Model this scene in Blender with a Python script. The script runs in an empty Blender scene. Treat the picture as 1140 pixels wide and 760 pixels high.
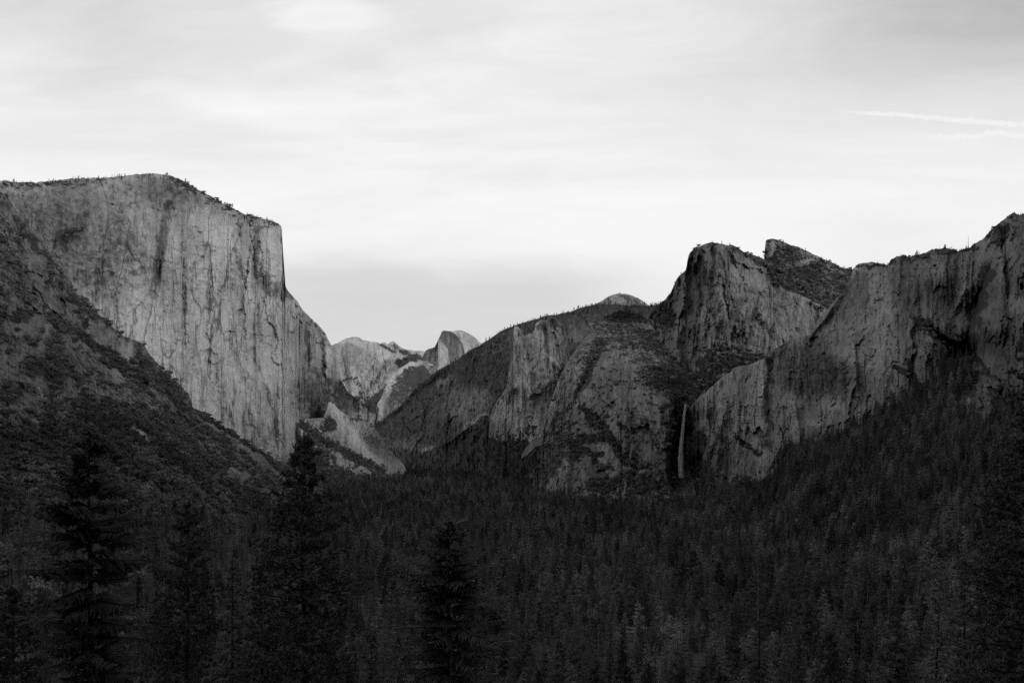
import bpy, math, random
import numpy as np

# ------------------------------------------------------------------ basics
F, CX, HY, CAMZ = 1200.0, 570.0, 495.0, 140.0      # picture scale of the level camera, horizon row, camera height
scene = bpy.context.scene
COL = scene.collection
RS = np.random.RandomState(7)
random.seed(11)

def W(px, py, D):
    return ((px - CX) / F * D, D, CAMZ + (HY - py) / F * D)

# ------------------------------------------------------------------ noise
_perm = np.random.RandomState(3).permutation(256)
_perm = np.concatenate([_perm, _perm, _perm])
_g = np.random.RandomState(5).normal(size=(256, 3)); _g /= np.linalg.norm(_g, axis=1)[:, None]
def perlin(x, y, z):
    xi = np.floor(x).astype(np.int64); yi = np.floor(y).astype(np.int64); zi = np.floor(z).astype(np.int64)
    xf, yf, zf = x - xi, y - yi, z - zi
    xi &= 255; yi &= 255; zi &= 255
    u = xf*xf*xf*(xf*(xf*6-15)+10); v = yf*yf*yf*(yf*(yf*6-15)+10); w = zf*zf*zf*(zf*(zf*6-15)+10)
    def gr(a, b, c, fx, fy, fz):
        h = _perm[_perm[_perm[a & 255] + (b & 255)] + (c & 255)]
        gg = _g[h]
        return gg[..., 0]*fx + gg[..., 1]*fy + gg[..., 2]*fz
    n000 = gr(xi, yi, zi, xf, yf, zf);       n100 = gr(xi+1, yi, zi, xf-1, yf, zf)
    n010 = gr(xi, yi+1, zi, xf, yf-1, zf);   n110 = gr(xi+1, yi+1, zi, xf-1, yf-1, zf)
    n001 = gr(xi, yi, zi+1, xf, yf, zf-1);   n101 = gr(xi+1, yi, zi+1, xf-1, yf, zf-1)
    n011 = gr(xi, yi+1, zi+1, xf, yf-1, zf-1); n111 = gr(xi+1, yi+1, zi+1, xf-1, yf-1, zf-1)
    a = n000 + u*(n100-n000); b = n010 + u*(n110-n010); c = n001 + u*(n101-n001); d = n011 + u*(n111-n011)
    e = a + v*(b-a); f = c + v*(d-c)
    return (e + w*(f-e)) * 1.6
def fbm(x, y, z, octv=5, gain=.5, ridged=False):
    s = np.zeros_like(x); a = 1.0; f = 1.0
    for o in range(octv):
        n = perlin(x*f + 17.3*o, y*f - 9.1*o, z*f + 5.7*o)
        if ridged: n = 1 - 2*np.abs(n)
        s += a*n; a *= gain; f *= 2.03
    return s
def facets(u, v, seed):
    """angular facets: every cell of a warped Voronoi pattern is stepped and tilted its own way"""
    iu = np.floor(u).astype(np.int64); iv = np.floor(v).astype(np.int64)
    best = np.full(u.shape, 1e9); out = np.zeros(u.shape)
    for a in (-1, 0, 1):
        for b in (-1, 0, 1):
            cu, cv = iu+a, iv+b
            h = _perm[(_perm[(cu + seed) & 255] + cv) & 255]; h2 = _perm[h+37]; h3 = _perm[h+91]; h4 = _perm[h+143]; h5 = _perm[h+11]
            du = u-(cu+.1+.8*h/255.); dv = v-(cv+.1+.8*h2/255.); d = du*du+dv*dv
            val = (h3/255.-.5) + 1.5*(h4/255.-.5)*du + .9*(h5/255.-.45)*dv
            m = d < best; best = np.where(m, d, best); out = np.where(m, val, out)
    return out
def smooth(a, b, x):
    t = np.clip((x-a)/(b-a), 0, 1); return t*t*(3-2*t)

# ------------------------------------------------------------------ materials (all of them neutral greys: the picture is monochrome)
class NT:
    def __init__(s, tree): s.t = tree; s.n = tree.nodes; s.l = tree.links
    def new(s, ty, **kw):
        n = s.n.new(ty)
        for k, v in kw.items(): setattr(n, k, v)
        return n
    def put(s, sock, v):
        if v is None: return
        if isinstance(v, bpy.types.NodeSocket): s.l.new(v, sock)
        else: sock.default_value = v
    def math(s, op, a, b=None, c=None, clamp=False):
        n = s.new('ShaderNodeMath', operation=op, use_clamp=clamp)
        s.put(n.inputs[0], a); s.put(n.inputs[1], b); s.put(n.inputs[2], c)
        return n.outputs[0]
    def mapr(s, v, a, b, c=0., d=1., sm=False):
        n = s.new('ShaderNodeMapRange', interpolation_type='SMOOTHSTEP' if sm else 'LINEAR')
        s.put(n.inputs['Value'], v); n.inputs['From Min'].default_value = a; n.inputs['From Max'].default_value = b
        s.put(n.inputs['To Min'], c); s.put(n.inputs['To Max'], d)
        return n.outputs['Result']
    def noise(s, vec, scale, detail=5, rough=.55, dist=0., sc=(1, 1, 1)):
        m = s.new('ShaderNodeMapping'); s.put(m.inputs['Vector'], vec)
        m.inputs['Scale'].default_value = tuple(scale*k for k in sc)
        n = s.new('ShaderNodeTexNoise'); s.l.new(m.outputs[0], n.inputs['Vector'])
        n.inputs['Scale'].default_value = 1; n.inputs['Detail'].default_value = detail
        n.inputs['Roughness'].default_value = rough; n.inputs['Distortion'].default_value = dist
        return n.outputs['Fac']
    def lerp(s, f, a, b):
        n = s.new('ShaderNodeMix', data_type='FLOAT', clamp_factor=False)
        s.put(n.inputs[0], f); s.put(n.inputs[2], a); s.put(n.inputs[3], b)
        return n.outputs[0]
def material(name):
    m = bpy.data.materials.new(name); m.use_nodes = True
    nt = NT(m.node_tree); nt.n.clear()
    out = nt.new('ShaderNodeOutputMaterial')
    b = nt.new('ShaderNodeBsdfPrincipled'); nt.l.new(b.outputs[0], out.inputs[0])
    b.inputs['Roughness'].default_value = .92
    b.inputs['Specular IOR Level'].default_value = .12
    return m, nt, b, out

def rock_material(name, base, contrast=1., size=1., streak=.12, vegc=.03, bump=1., crack=.5, sk=1., bk=1.):
    """granite: tall water streaks, blotches, cracks, scrub where the veg attribute says so"""
    m, nt, b, out = material(name)
    co = nt.new('ShaderNodeTexCoord').outputs['Object']
    tone = nt.new('ShaderNodeAttribute', attribute_name='tone').outputs['Fac']
    veg = nt.new('ShaderNodeAttribute', attribute_name='veg').outputs['Fac']
    al = nt.new('ShaderNodeAttribute', attribute_name='along').outputs['Fac']
    sx = nt.new('ShaderNodeSeparateXYZ'); nt.l.new(co, sx.inputs[0])
    cw = nt.new('ShaderNodeCombineXYZ'); nt.l.new(al, cw.inputs[0]); nt.l.new(sx.outputs[2], cw.inputs[2]); nt.put(cw.inputs[1], nt.math('MULTIPLY', sx.outputs[1], .03))
    wc = cw.outputs[0]
    st = nt.noise(wc, 1/(26*size), 9, .68, .1, (1, 1, streak))
    st2 = nt.noise(wc, 1/(9*size), 6, .65, .05, (1, 1, streak*.6))
    st3 = nt.noise(wc, 1/(34*size), 5, .6, .1, (1, 1, streak*.5))
    bl = nt.noise(wc, 1/(190*size), 9, .70, .2, (1, 1, .45))
    fi = nt.noise(wc, 1/(13*size), 7, .8, 0, (1, 1, .75))
    reg = nt.mapr(nt.noise(wc, 1/(150*size), 4, .6, .2, (1, 1, .6)), .38, .62, .25, 1.25)      # streaky and clean stretches of wall
    st = nt.lerp(reg, .5, st); st2 = nt.lerp(reg, .5, st2)
    v = nt.math('ADD', nt.math('MULTIPLY', nt.math('SUBTRACT', st, .5), 2.6*contrast*sk), nt.math('MULTIPLY', nt.math('SUBTRACT', st2, .5), 1.5*contrast*sk))  # streak and blotch contrast also stands in for weak relief shading
    v = nt.math('ADD', v, nt.math('MULTIPLY', nt.math('SUBTRACT', bl, .5), 2.5*contrast*bk))
    v = nt.math('ADD', v, nt.math('MULTIPLY', nt.math('SUBTRACT', fi, .5), 2.2*contrast))
    v = nt.math('ADD', nt.math('ADD', v, tone), 1.0)
    # cracks
    mp = nt.new('ShaderNodeMapping'); nt.put(mp.inputs[0], wc); mp.inputs['Scale'].default_value = (1/(60*size), 1/(60*size), 1/(260*size))
    vz = nt.new('ShaderNodeTexNoise'); nt.l.new(mp.outputs[0], vz.inputs['Vector']); vz.inputs['Scale'].default_value = 2; vz.inputs['Detail'].default_value = 4
    mx = nt.new('ShaderNodeVectorMath', operation='MULTIPLY_ADD'); nt.l.new(vz.outputs['Color'], mx.inputs[0]); mx.inputs[1].default_value = (.7,)*3; nt.l.new(mp.outputs[0], mx.inputs[2])
    vo = nt.new('ShaderNodeTexVoronoi', feature='DISTANCE_TO_EDGE'); nt.l.new(mx.outputs[0], vo.inputs['Vector']); vo.inputs['Scale'].default_value = 1
    cr = nt.mapr(vo.outputs['Distance'], 0, .035, 1, 0, True)
    cr = nt.math('MULTIPLY', cr, nt.mapr(bl, .42, .62, 0, 1))
    v = nt.math('MULTIPLY', v, nt.math('SUBTRACT', 1, nt.math('MULTIPLY', cr, crack)))
    ln = nt.mapr(nt.math('ABSOLUTE', nt.math('SUBTRACT', st3, .5)), 0, .022, 1, 0, True)
    ln = nt.math('MULTIPLY', ln, nt.mapr(nt.noise(co, 1/(120*size), 3, .5), .45, .6, 0, .55*crack*2))
    v = nt.math('MULTIPLY', v, nt.math('SUBTRACT', 1, ln))
    v = nt.math('MINIMUM', nt.math('MAXIMUM', nt.math('MULTIPLY', v, base), base*.16), .62)
    # scrub
    vn = nt.noise(co, 1/(20*min(size, 3.)), 9, .75)
    vn2 = nt.noise(co, 1/(4*size), 3, .6)
    th = nt.math('ADD', veg, nt.math('MULTIPLY', nt.math('SUBTRACT', vn, .5), 2.3))
    vm = nt.mapr(th, .44, .60, 0, 1, True)
    vcol = nt.math('MULTIPLY', vegc, nt.math('ADD', .5, vn2))
    v = nt.lerp(vm, v, vcol)
    cc = nt.new('ShaderNodeCombineColor'); [nt.l.new(v, cc.inputs[i]) for i in range(3)]
    nt.l.new(cc.outputs[0], b.inputs['Base Color'])
    bp = nt.new('ShaderNodeBump'); bp.inputs['Strength'].default_value = .8; bp.inputs['Distance'].default_value = 6*size*bump
    hh = nt.math('ADD', nt.math('ADD', fi, st2), nt.math('MULTIPLY', cr, -.5))
    nt.l.new(hh, bp.inputs['Height']); nt.l.new(bp.outputs[0], b.inputs['Normal'])
    return m

def soil_material(name, lo, hi, size=20., bump=1.):
    m, nt, b, out = material(name)
    co = nt.new('ShaderNodeTexCoord').outputs['Object']
    a = nt.noise(co, 1/size, 8, .65); c = nt.noise(co, 1/(size*9), 4, .5)
    f = nt.mapr(nt.math('ADD', a, nt.math('MULTIPLY', c, .6)), .55, 1.05)
    v = nt.lerp(f, lo, hi)
    cc = nt.new('ShaderNodeCombineColor'); [nt.l.new(v, cc.inputs[i]) for i in range(3)]
    nt.l.new(cc.outputs[0], b.inputs['Base Color'])
    bp = nt.new('ShaderNodeBump'); bp.inputs['Distance'].default_value = 2*bump
    nt.l.new(a, bp.inputs['Height']); nt.l.new(bp.outputs[0], b.inputs['Normal'])
    return m

def leaf_material(name, lo, hi, size=1.2):
    """foliage: every tree or shrub its own grey, clumps within it a little lighter or darker"""
    m, nt, b, out = material(name)
    co = nt.new('ShaderNodeTexCoord').outputs['Object']
    oi = nt.new('ShaderNodeObjectInfo'); rnd = oi.outputs['Random']
    n = nt.noise(co, 1/size, 3, .6)
    stand = nt.mapr(nt.noise(oi.outputs['Location'], 1/130., 3, .6), .36, .64, .55, 1.55)      # stands of lighter and darker trees
    v = nt.lerp(nt.math('POWER', rnd, 2.2), lo, hi)
    v = nt.math('MULTIPLY', nt.math('MULTIPLY', v, stand), nt.mapr(n, .25, .75, .65, 1.4))
    cc = nt.new('ShaderNodeCombineColor'); [nt.l.new(v, cc.inputs[i]) for i in range(3)]
    nt.l.new(cc.outputs[0], b.inputs['Base Color'])
    b.inputs['Roughness'].default_value = .8
    return m
def bark_material(name, v0):
    m, nt, b, out = material(name)
    co = nt.new('ShaderNodeTexCoord').outputs['Object']
    n = nt.noise(co, 2.5, 5, .6, 0, (1, 1, .2))
    v = nt.mapr(n, .3, .7, v0*.55, v0*1.4)
    cc = nt.new('ShaderNodeCombineColor'); [nt.l.new(v, cc.inputs[i]) for i in range(3)]
    nt.l.new(cc.outputs[0], b.inputs['Base Color'])
    return m

# ------------------------------------------------------------------ meshes
def mesh_np(name, verts, faces, mat, attrs=None, smooth_=False):
    """verts (n,3), faces (m,k) with one k"""
    me = bpy.data.meshes.new(name)
    verts = np.ascontiguousarray(verts, dtype=np.float32); faces = np.ascontiguousarray(faces, dtype=np.int32)
    k = faces.shape[1]
    me.vertices.add(len(verts)); me.vertices.foreach_set('co', verts.ravel())
    me.loops.add(faces.size); me.loops.foreach_set('vertex_index', faces.ravel())
    me.polygons.add(len(faces)); me.polygons.foreach_set('loop_start', np.arange(0, faces.size, k, dtype=np.int32))
    me.update(calc_edges=True)
    if attrs:
        for an, av in attrs.items():
            at = me.attributes.new(an, 'FLOAT', 'POINT'); at.data.foreach_set('value', np.ascontiguousarray(av, dtype=np.float32).ravel())
    if smooth_: me.polygons.foreach_set('use_smooth', np.ones(len(faces), dtype=bool))
    me.materials.append(mat)
    return me
def link(name, data, parent=None, loc=(0, 0, 0), rz=0., sc=1.):
    o = bpy.data.objects.new(name, data); COL.objects.link(o)
    o.location = loc; o.rotation_euler = (0, 0, rz); o.scale = (sc,)*3 if not isinstance(sc, tuple) else sc
    if parent: o.parent = parent
    return o
def tag(o, label=None, cat=None, group=None, kind=None):
    if label: o['label'] = label
    if cat: o['category'] = cat
    if group: o['group'] = group
    if kind: o['kind'] = kind
    return o

# ------------------------------------------------------------------ rock walls and hillsides
def seg_dist(px, py, pts):
    d = np.full(px.shape, 1e9); tt = np.zeros(px.shape); n = len(pts)-1
    for i in range(n):
        (x0, y0), (x1, y1) = pts[i][:2], pts[i+1][:2]
        dx, dy = x1-x0, y1-y0; L = dx*dx+dy*dy+1e-9
        t = np.clip(((px-x0)*dx+(py-y0)*dy)/L, 0, 1)
        dd = np.hypot(px-x0-t*dx, py-y0-t*dy)
        m = dd < d; d = np.where(m, dd, d); tt = np.where(m, (i+t)/n, tt)
    return d, tt
def paint(px, py, items, warp=2.5, base=0., mode='add'):
    """items: ('e',cx,cy,rx,ry,deg,val) an ellipse, ('s',[(x,y)..],halfwidth,val) a stroke"""
    wx = px + warp*fbm(px/13, py/13, px*0+1.7, 4); wy = py + warp*fbm(px/13, py/13, px*0+8.2, 4)
    rag = fbm(px/5, py/5, px*0+4.4, 3, .7)*.35; out = np.full(px.shape, float(base))
    for it in items:
        if it[0] == 'e':
            _, cx, cy, rx, ry, deg, val = it
            c, s = math.cos(math.radians(deg)), math.sin(math.radians(deg))
            u = ((wx-cx)*c + (wy-cy)*s)/rx; v = (-(wx-cx)*s + (wy-cy)*c)/ry
            f = 1 - smooth(.4, 1.45, np.sqrt(u*u+v*v)+rag)
        else:
            _, pts, hw, val = it
            d, _t = seg_dist(wx, wy, pts); f = 1 - smooth(.3, 1.5, d/hw+rag)
        if mode == 'add': out += f*val
        else: out = out*(1-f) + f*val
    return out
def rbf(px, py, ctrl, c=12.):
    P = np.array(ctrl, float); n = len(P)
    A = np.zeros((n+3, n+3)); d = np.hypot(P[:, None, 0]-P[None, :, 0], P[:, None, 1]-P[None, :, 1])
    A[:n, :n] = np.sqrt(d*d+c*c); A[:n, n] = 1; A[:n, n+1] = P[:, 0]; A[:n, n+2] = P[:, 1]
    A[n:, :n] = A[:n, n:].T
    b = np.zeros(n+3); b[:n] = P[:, 2]
    w = np.linalg.lstsq(A, b, rcond=None)[0]
    out = w[n] + w[n+1]*px + w[n+2]*py
    for i in range(n): out = out + w[i]*np.sqrt((px-P[i, 0])**2+(py-P[i, 1])**2+c*c)
    return out

SCATTER = []      # (points array, kind) of everything that grows
def sheet(name, label, top, bottom, ctrl, mat, step=1.0, relief=(40, 180, .35), fine=(8, 30, .5), creases=(), veg=(), vegbase=0., tone=(), rough=1.0,
          back=(-.05, 400), ribs=(), rim=None, trees=None, bushes=None, warp=2.5, knees=0., facet=1., fasp=2.3):
    """a rock wall or hillside: its outline and its distance from the viewpoint are given at control points, everything between is
       interpolated and broken up by fractal ribs, gullies and ledges; the land behind the crest goes on at slope back[0] for back[1] metres"""
    tp = np.array(top, float); bt = np.array(bottom, float)
    x0, x1 = tp[0, 0], tp[-1, 0]
    nc = max(3, int((x1-x0)/step)+1); xs = np.linspace(x0, x1, nc)
    ty = np.interp(xs, tp[:, 0], tp[:, 1]); by = np.interp(xs, bt[:, 0], bt[:, 1])
    jag = fbm(xs/9, xs*0+2.2+x0, xs*0, 5, .6) + .8*facets(xs/5., xs*0+.5, 5)
    ty = ty + jag*rough
    nr = max(4, int(np.max(by-ty)/step)+1); v = np.linspace(0, 1, nr)
    PX = np.repeat(xs[None, :], nr, 0); PY = ty[None, :] + (by-ty)[None, :]*v[:, None]
    D = rbf(PX, PY, ctrl)
    for pts, hw, amp in creases:                         # ribs (negative) and gullies (positive)
        d, t = seg_dist(PX + 2*fbm(PX/15, PY/15, PX*0, 3), PY, pts); D = D + amp*np.clip(1-d/hw, 0, 1)**1.3*(.35+.65*np.sin(np.pi*np.clip(t, .08, .92)))
    X = (PX-CX)/F*D; Z = CAMZ+(HY-PY)/F*D
    mr = int(nr*.55); SU = np.concatenate([[0], np.cumsum(np.minimum(np.hypot(np.diff(X[mr]), np.diff(D[mr])), 9*step*D[mr, 1:]/F))])   # metres along the wall
    SU = np.repeat(SU[None, :], nr, 0) + 0*X; SU0 = SU
    A, L, k = relief
    n1 = fbm(SU/L, D*0+x0, Z/L*k, 3, .5)
    n2 = fbm(SU/L*2.3+5, D*0+x0, Z/L*2.3*k, 3, .5, True)
    edge = smooth(0, .06, v)[:, None]*.8+.2
    D = D + edge*(A*n1 + A*.4*n2)
    a, l, kk = fine
    D = D + edge*a*fbm(SU/l, D*0+x0, Z/l*kk, 4, .6, True) + edge*a*.5*fbm(SU/(l*.4), D*0+3, Z/(l*.4), 3, .6)
    for fl, fa, asp, sd in ((L*.55, A*1.1, fasp, 3), (L*.22, A*.50, fasp, 57), (L*.09, A*.24, fasp*.8, 101), (L*.04, A*.12, fasp*.7, 33)):
        fa = fa*facet
        wu = SU/fl + .35*fbm(SU/fl, Z/fl*.6/fasp, X*0+sd, 3, .6); wv = Z/(fl*asp) + .3*fbm(SU/fl, Z/fl, X*0+sd+9, 3, .6)
        D = D + edge*fa*facets(wu + .12*wv, wv, sd)
    if knees:                                            # ledges
        q = fbm(X/300, D*0, Z/45, 3); D = D + knees*np.tanh(q*5)
    P = np.stack([(PX-CX)/F*D, D, CAMZ+(HY-PY)/F*D], -1)
    vg = paint(PX, PY, veg, warp, vegbase, 'set') if len(veg) or vegbase else np.zeros(PX.shape)
    tn = paint(PX, PY, tone, warp*1.6)*(1.35 if mat is M_WALL else 1.25)  # hand-placed stains, plus shading of ribs and gullies put into the rock colour
    # land behind the crest
    sl, ln = back
    rows = []; offs = [ln*.04, ln*.12, ln*.3, ln*.6, ln]
    dirx = P[0, :, 0]/np.hypot(P[0, :, 0], P[0, :, 1]); diry = P[0, :, 1]/np.hypot(P[0, :, 0], P[0, :, 1])
    for s in reversed(offs):
        rows.append(np.stack([P[0, :, 0]+dirx*s, P[0, :, 1]+diry*s, P[0, :, 2]+sl*s - (ln*.25 if s == ln else 0)], -1))
    B = np.array(rows); G = np.concatenate([B, P], 0)
    vgG = np.concatenate([np.repeat(vg[:1], len(offs), 0), vg], 0); tnG = np.concatenate([np.repeat(tn[:1], len(offs), 0), tn], 0)
    R, C = G.shape[:2]
    idx = np.arange(R*C).reshape(R, C)
    faces = np.stack([idx[:-1, :-1], idx[1:, :-1], idx[1:, 1:], idx[:-1, 1:]], -1).reshape(-1, 4)
    me = mesh_np(name, G.reshape(-1, 3), faces, mat, {'veg': vgG, 'tone': tnG, 'along': np.repeat(SU0[:1], R, 0)})
    o = link(name, me); tag(o, label, None, None, 'structure')
    # things that grow on it
    if trees or bushes:
        e1 = P[1:, :-1]-P[:-1, :-1]; e2 = P[:-1, 1:]-P[:-1, :-1]
        ar = np.linalg.norm(np.cross(e1, e2), axis=-1); arh = np.abs(np.cross(e1, e2)[..., 2])
        vc = .25*(vg[1:, 1:]+vg[:-1, 1:]+vg[1:, :-1]+vg[:-1, :-1])
        for spec, kind in ((trees, 'tree'), (bushes, 'bush')):
            if not spec: continue
            dens, h0, h1, thr = spec[:4]; fn = spec[4] if len(spec) > 4 else None
            cl = fbm(P[:-1, :-1, 0]/60, P[:-1, :-1, 1]/60, P[:-1, :-1, 2]/60, 3)*.35
            w = dens*(.35*ar+.65*arh)*smooth(thr-.1, thr+.15, vc+cl)
            if fn: w = w*fn(PX[:-1, :-1], PY[:-1, :-1])
            n = RS.poisson(np.clip(w, 0, 50)); r, c = np.nonzero(n); rep = n[r, c]
            r = np.repeat(r, rep); c = np.repeat(c, rep)
            if len(r) == 0: continue
            uu, vv = RS.rand(len(r), 1), RS.rand(len(r), 1)
            p = P[r, c] + (P[r+1, c]-P[r, c])*vv + (P[r, c+1]-P[r, c])*uu
            SCATTER.append((p, RS.uniform(h0, h1, len(r)) if kind == 'tree' else h0*.7+(h1-h0*.7)*RS.rand(len(r))**1.8, kind, name))
    if rim:
        dens, h0, h1 = rim[:3]; x_0, x_1 = rim[3:5] if len(rim) > 3 else (x0, x1)
        ncr = int((x_1-x_0)*dens)
        q = RS.uniform(x_0, x_1, ncr*2); gate = 1.5*fbm(q/14, q*0+3.3, q*0, 3) - .05; q = q[gate > RS.uniform(-.45, .45, len(q))]
        for kx in q:
            c = int(np.clip((kx-x0)/(x1-x0)*(nc-1), 0, nc-1)); r = int(abs(RS.normal(0, 4.5)))
            p = P[min(r, nr-1), c]
            SCATTER.append((p[None], np.array([.6*h0+.75*(h1-h0)*RS.rand()**3]), 'rim', name))
    return P

M_ELCAP = rock_material('pale_granite', .46, .62, 1.5, .13, .05, 1.6, .6, sk=.58, bk=1.35)
M_TALUS = rock_material('talus_granite', .33, .85, .8, .9, .045)
M_LEFT = rock_material('brushy_granite', .19, .85, .7, .5, .05)
M_FAR = rock_material('far_granite', .46, .85, 4., 1.1, .08, sk=.7)
M_SHADEFACE = rock_material('shaded_face_granite', .25, .6, 4., .15, .05)  # darker base puts the shade of the sheer face into its colour
M_RIDGE = rock_material('forested_granite', .14, .9, 2.0, .8, .07)
M_SPIRE = rock_material('spire_granite', .38, .7, 1.6, .25, .05, sk=.8)
M_ROCK = rock_material('grey_granite', .20, .85, 1.2, .35, .04, 1.8, sk=.45, bk=1.3)
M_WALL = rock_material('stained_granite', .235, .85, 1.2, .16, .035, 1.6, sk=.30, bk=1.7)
M_SOIL = soil_material('forest_soil', .03, .11)
M_HILL = soil_material('wooded_slope_soil', .012, .035)

# --- far peaks at the head of the valley
sheet('mountain', 'bare pale granite peak at the far head of the valley', [(330, 384), (350, 385), (369, 384.5), (377, 381), (384, 377.5), (391, 375.2), (396, 374.6), (400, 375.6), (404, 378.4), (412, 380), (420, 381.3), (424, 382.4), (427, 380.6), (429, 380.8), (432, 383), (434.5, 380.8), (438, 379.6), (442, 383), (446, 386.3), (452, 389), (460, 390), (470, 390.6), (476, 392), (500, 396), (560, 400)],
      [(330, 480), (560, 480)],
      [(340, 390, 14500), (391, 375, 15200), (391, 400, 13800), (391, 440, 12600), (440, 380, 15200), (440, 410, 13600), (420, 450, 12200), (480, 392, 15500), (480, 420, 13500), (540, 400, 15000), (540, 450, 13000), (350, 450, 12800)],
      M_FAR, .8, (240, 1500, 1.), (60, 320, 1.), rough=.35, back=(-.3, 2500),
      creases=[([(437, 388), (420, 420), (400, 445)], 7, 350), ([(425, 383), (405, 412)], 5, -250), ([(380, 385), (386, 420), (380, 440)], 6, 200), ([(450, 400), (430, 418), (415, 440)], 5, 260)],
      veg=[('s', [(425, 384), (432, 388), (440, 392)], 2.2, .7), ('s', [(448, 392), (458, 396), (470, 399)], 3, .8), ('s', [(446, 404), (462, 402), (452, 412), (436, 428), (418, 446)], 6, .85), ('s', [(398, 424), (404, 436), (396, 444)], 4, .6), ('e', 415, 452, 18, 10, 20, .9), ('s', [(382, 423), (396, 420)], 2, .6)],
      tone=[('e', 392, 381, 16, 5, 5, .35), ('s', [(424, 399), (437, 396), (452, 401)], 3, .35), ('e', 422, 412, 12, 18, 30, -.3), ('e', 393, 432, 14, 10, 0, .1)], warp=1.2)
sheet('mountain', 'low tree-dotted granite shoulder below the half dome', [(396, 500), (408, 486), (416, 474), (418.5, 462), (420, 449), (426, 440), (429, 430), (436, 420), (441, 412), (450, 407), (456, 402), (464, 403), (469, 400.5), (480, 404), (500, 420)],
      [(396, 530), (500, 530)],
      [(410, 480, 9300), (425, 440, 9900), (440, 415, 10300), (470, 402, 11000), (470, 440, 9600), (440, 460, 9000), (430, 500, 8300), (490, 460, 9200), (500, 420, 10800)],
      M_FAR, .7, (120, 700, .9), (40, 160, .8), rough=.7, back=(-.4, 1500),
      veg=[('e', 462, 418, 14, 9, 10, .8), ('e', 448, 436, 16, 12, 10, .52), ('e', 466, 425, 22, 18, 0, .85), ('e', 455, 445, 20, 14, 0, .6), ('s', [(436, 430), (448, 424)], 3, .6)],
      tone=[('e', 460, 440, 50, 50, 0, -.35), ('s', [(458, 405), (440, 417), (430, 436), (424, 452), (421, 466)], 4, .6), ('e', 462, 407, 9, 3, -20, .35)], warp=2.2)
# --- the half dome: a sheer face and a rounded back, shade and sun also put into their tones
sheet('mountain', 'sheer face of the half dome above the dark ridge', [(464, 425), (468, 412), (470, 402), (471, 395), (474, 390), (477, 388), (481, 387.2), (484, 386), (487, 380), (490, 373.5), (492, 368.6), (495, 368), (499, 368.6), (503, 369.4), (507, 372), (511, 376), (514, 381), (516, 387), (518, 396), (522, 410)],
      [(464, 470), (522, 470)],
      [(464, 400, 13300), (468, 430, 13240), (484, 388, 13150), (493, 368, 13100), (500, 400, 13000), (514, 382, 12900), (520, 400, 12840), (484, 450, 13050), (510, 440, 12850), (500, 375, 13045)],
      M_SHADEFACE, .6, (30, 500, .2), (14, 120, .2), rough=.25, back=(-.5, 500),
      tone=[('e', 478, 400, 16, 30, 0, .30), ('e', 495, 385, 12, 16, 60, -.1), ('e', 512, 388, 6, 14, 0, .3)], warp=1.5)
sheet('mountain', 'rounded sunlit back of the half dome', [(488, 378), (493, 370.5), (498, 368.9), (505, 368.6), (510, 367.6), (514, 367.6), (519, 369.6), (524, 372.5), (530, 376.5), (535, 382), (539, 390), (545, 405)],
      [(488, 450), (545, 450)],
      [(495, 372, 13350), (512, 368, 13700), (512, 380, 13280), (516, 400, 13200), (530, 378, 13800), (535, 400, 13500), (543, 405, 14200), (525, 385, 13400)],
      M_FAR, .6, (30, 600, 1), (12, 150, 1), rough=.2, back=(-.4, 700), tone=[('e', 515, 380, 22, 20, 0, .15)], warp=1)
# --- rounded bare dome peeping over the right ridge
sheet('mountain', 'small bare rounded dome peeping over the wooded ridge', [(640, 350), (655, 342), (668, 336), (675, 331), (682, 328), (690, 326.6), (697, 327), (704, 329), (710, 331.5), (716, 335), (724, 341), (740, 350)],
      [(640, 380), (740, 380)],
      [(650, 345, 8400), (690, 327, 8500), (690, 345, 8000), (730, 345, 8600), (690, 375, 7600)],
      M_FAR, .7, (20, 300, 1), (10, 90, 1), rough=.5, back=(-.4, 600), veg=[('e', 700, 332, 14, 3, 20, .55)], vegbase=.22, tone=[('e', 690, 335, 40, 12, 0, -.35)],
      trees=(.0006, 14, 24, .42), warp=1)

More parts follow.
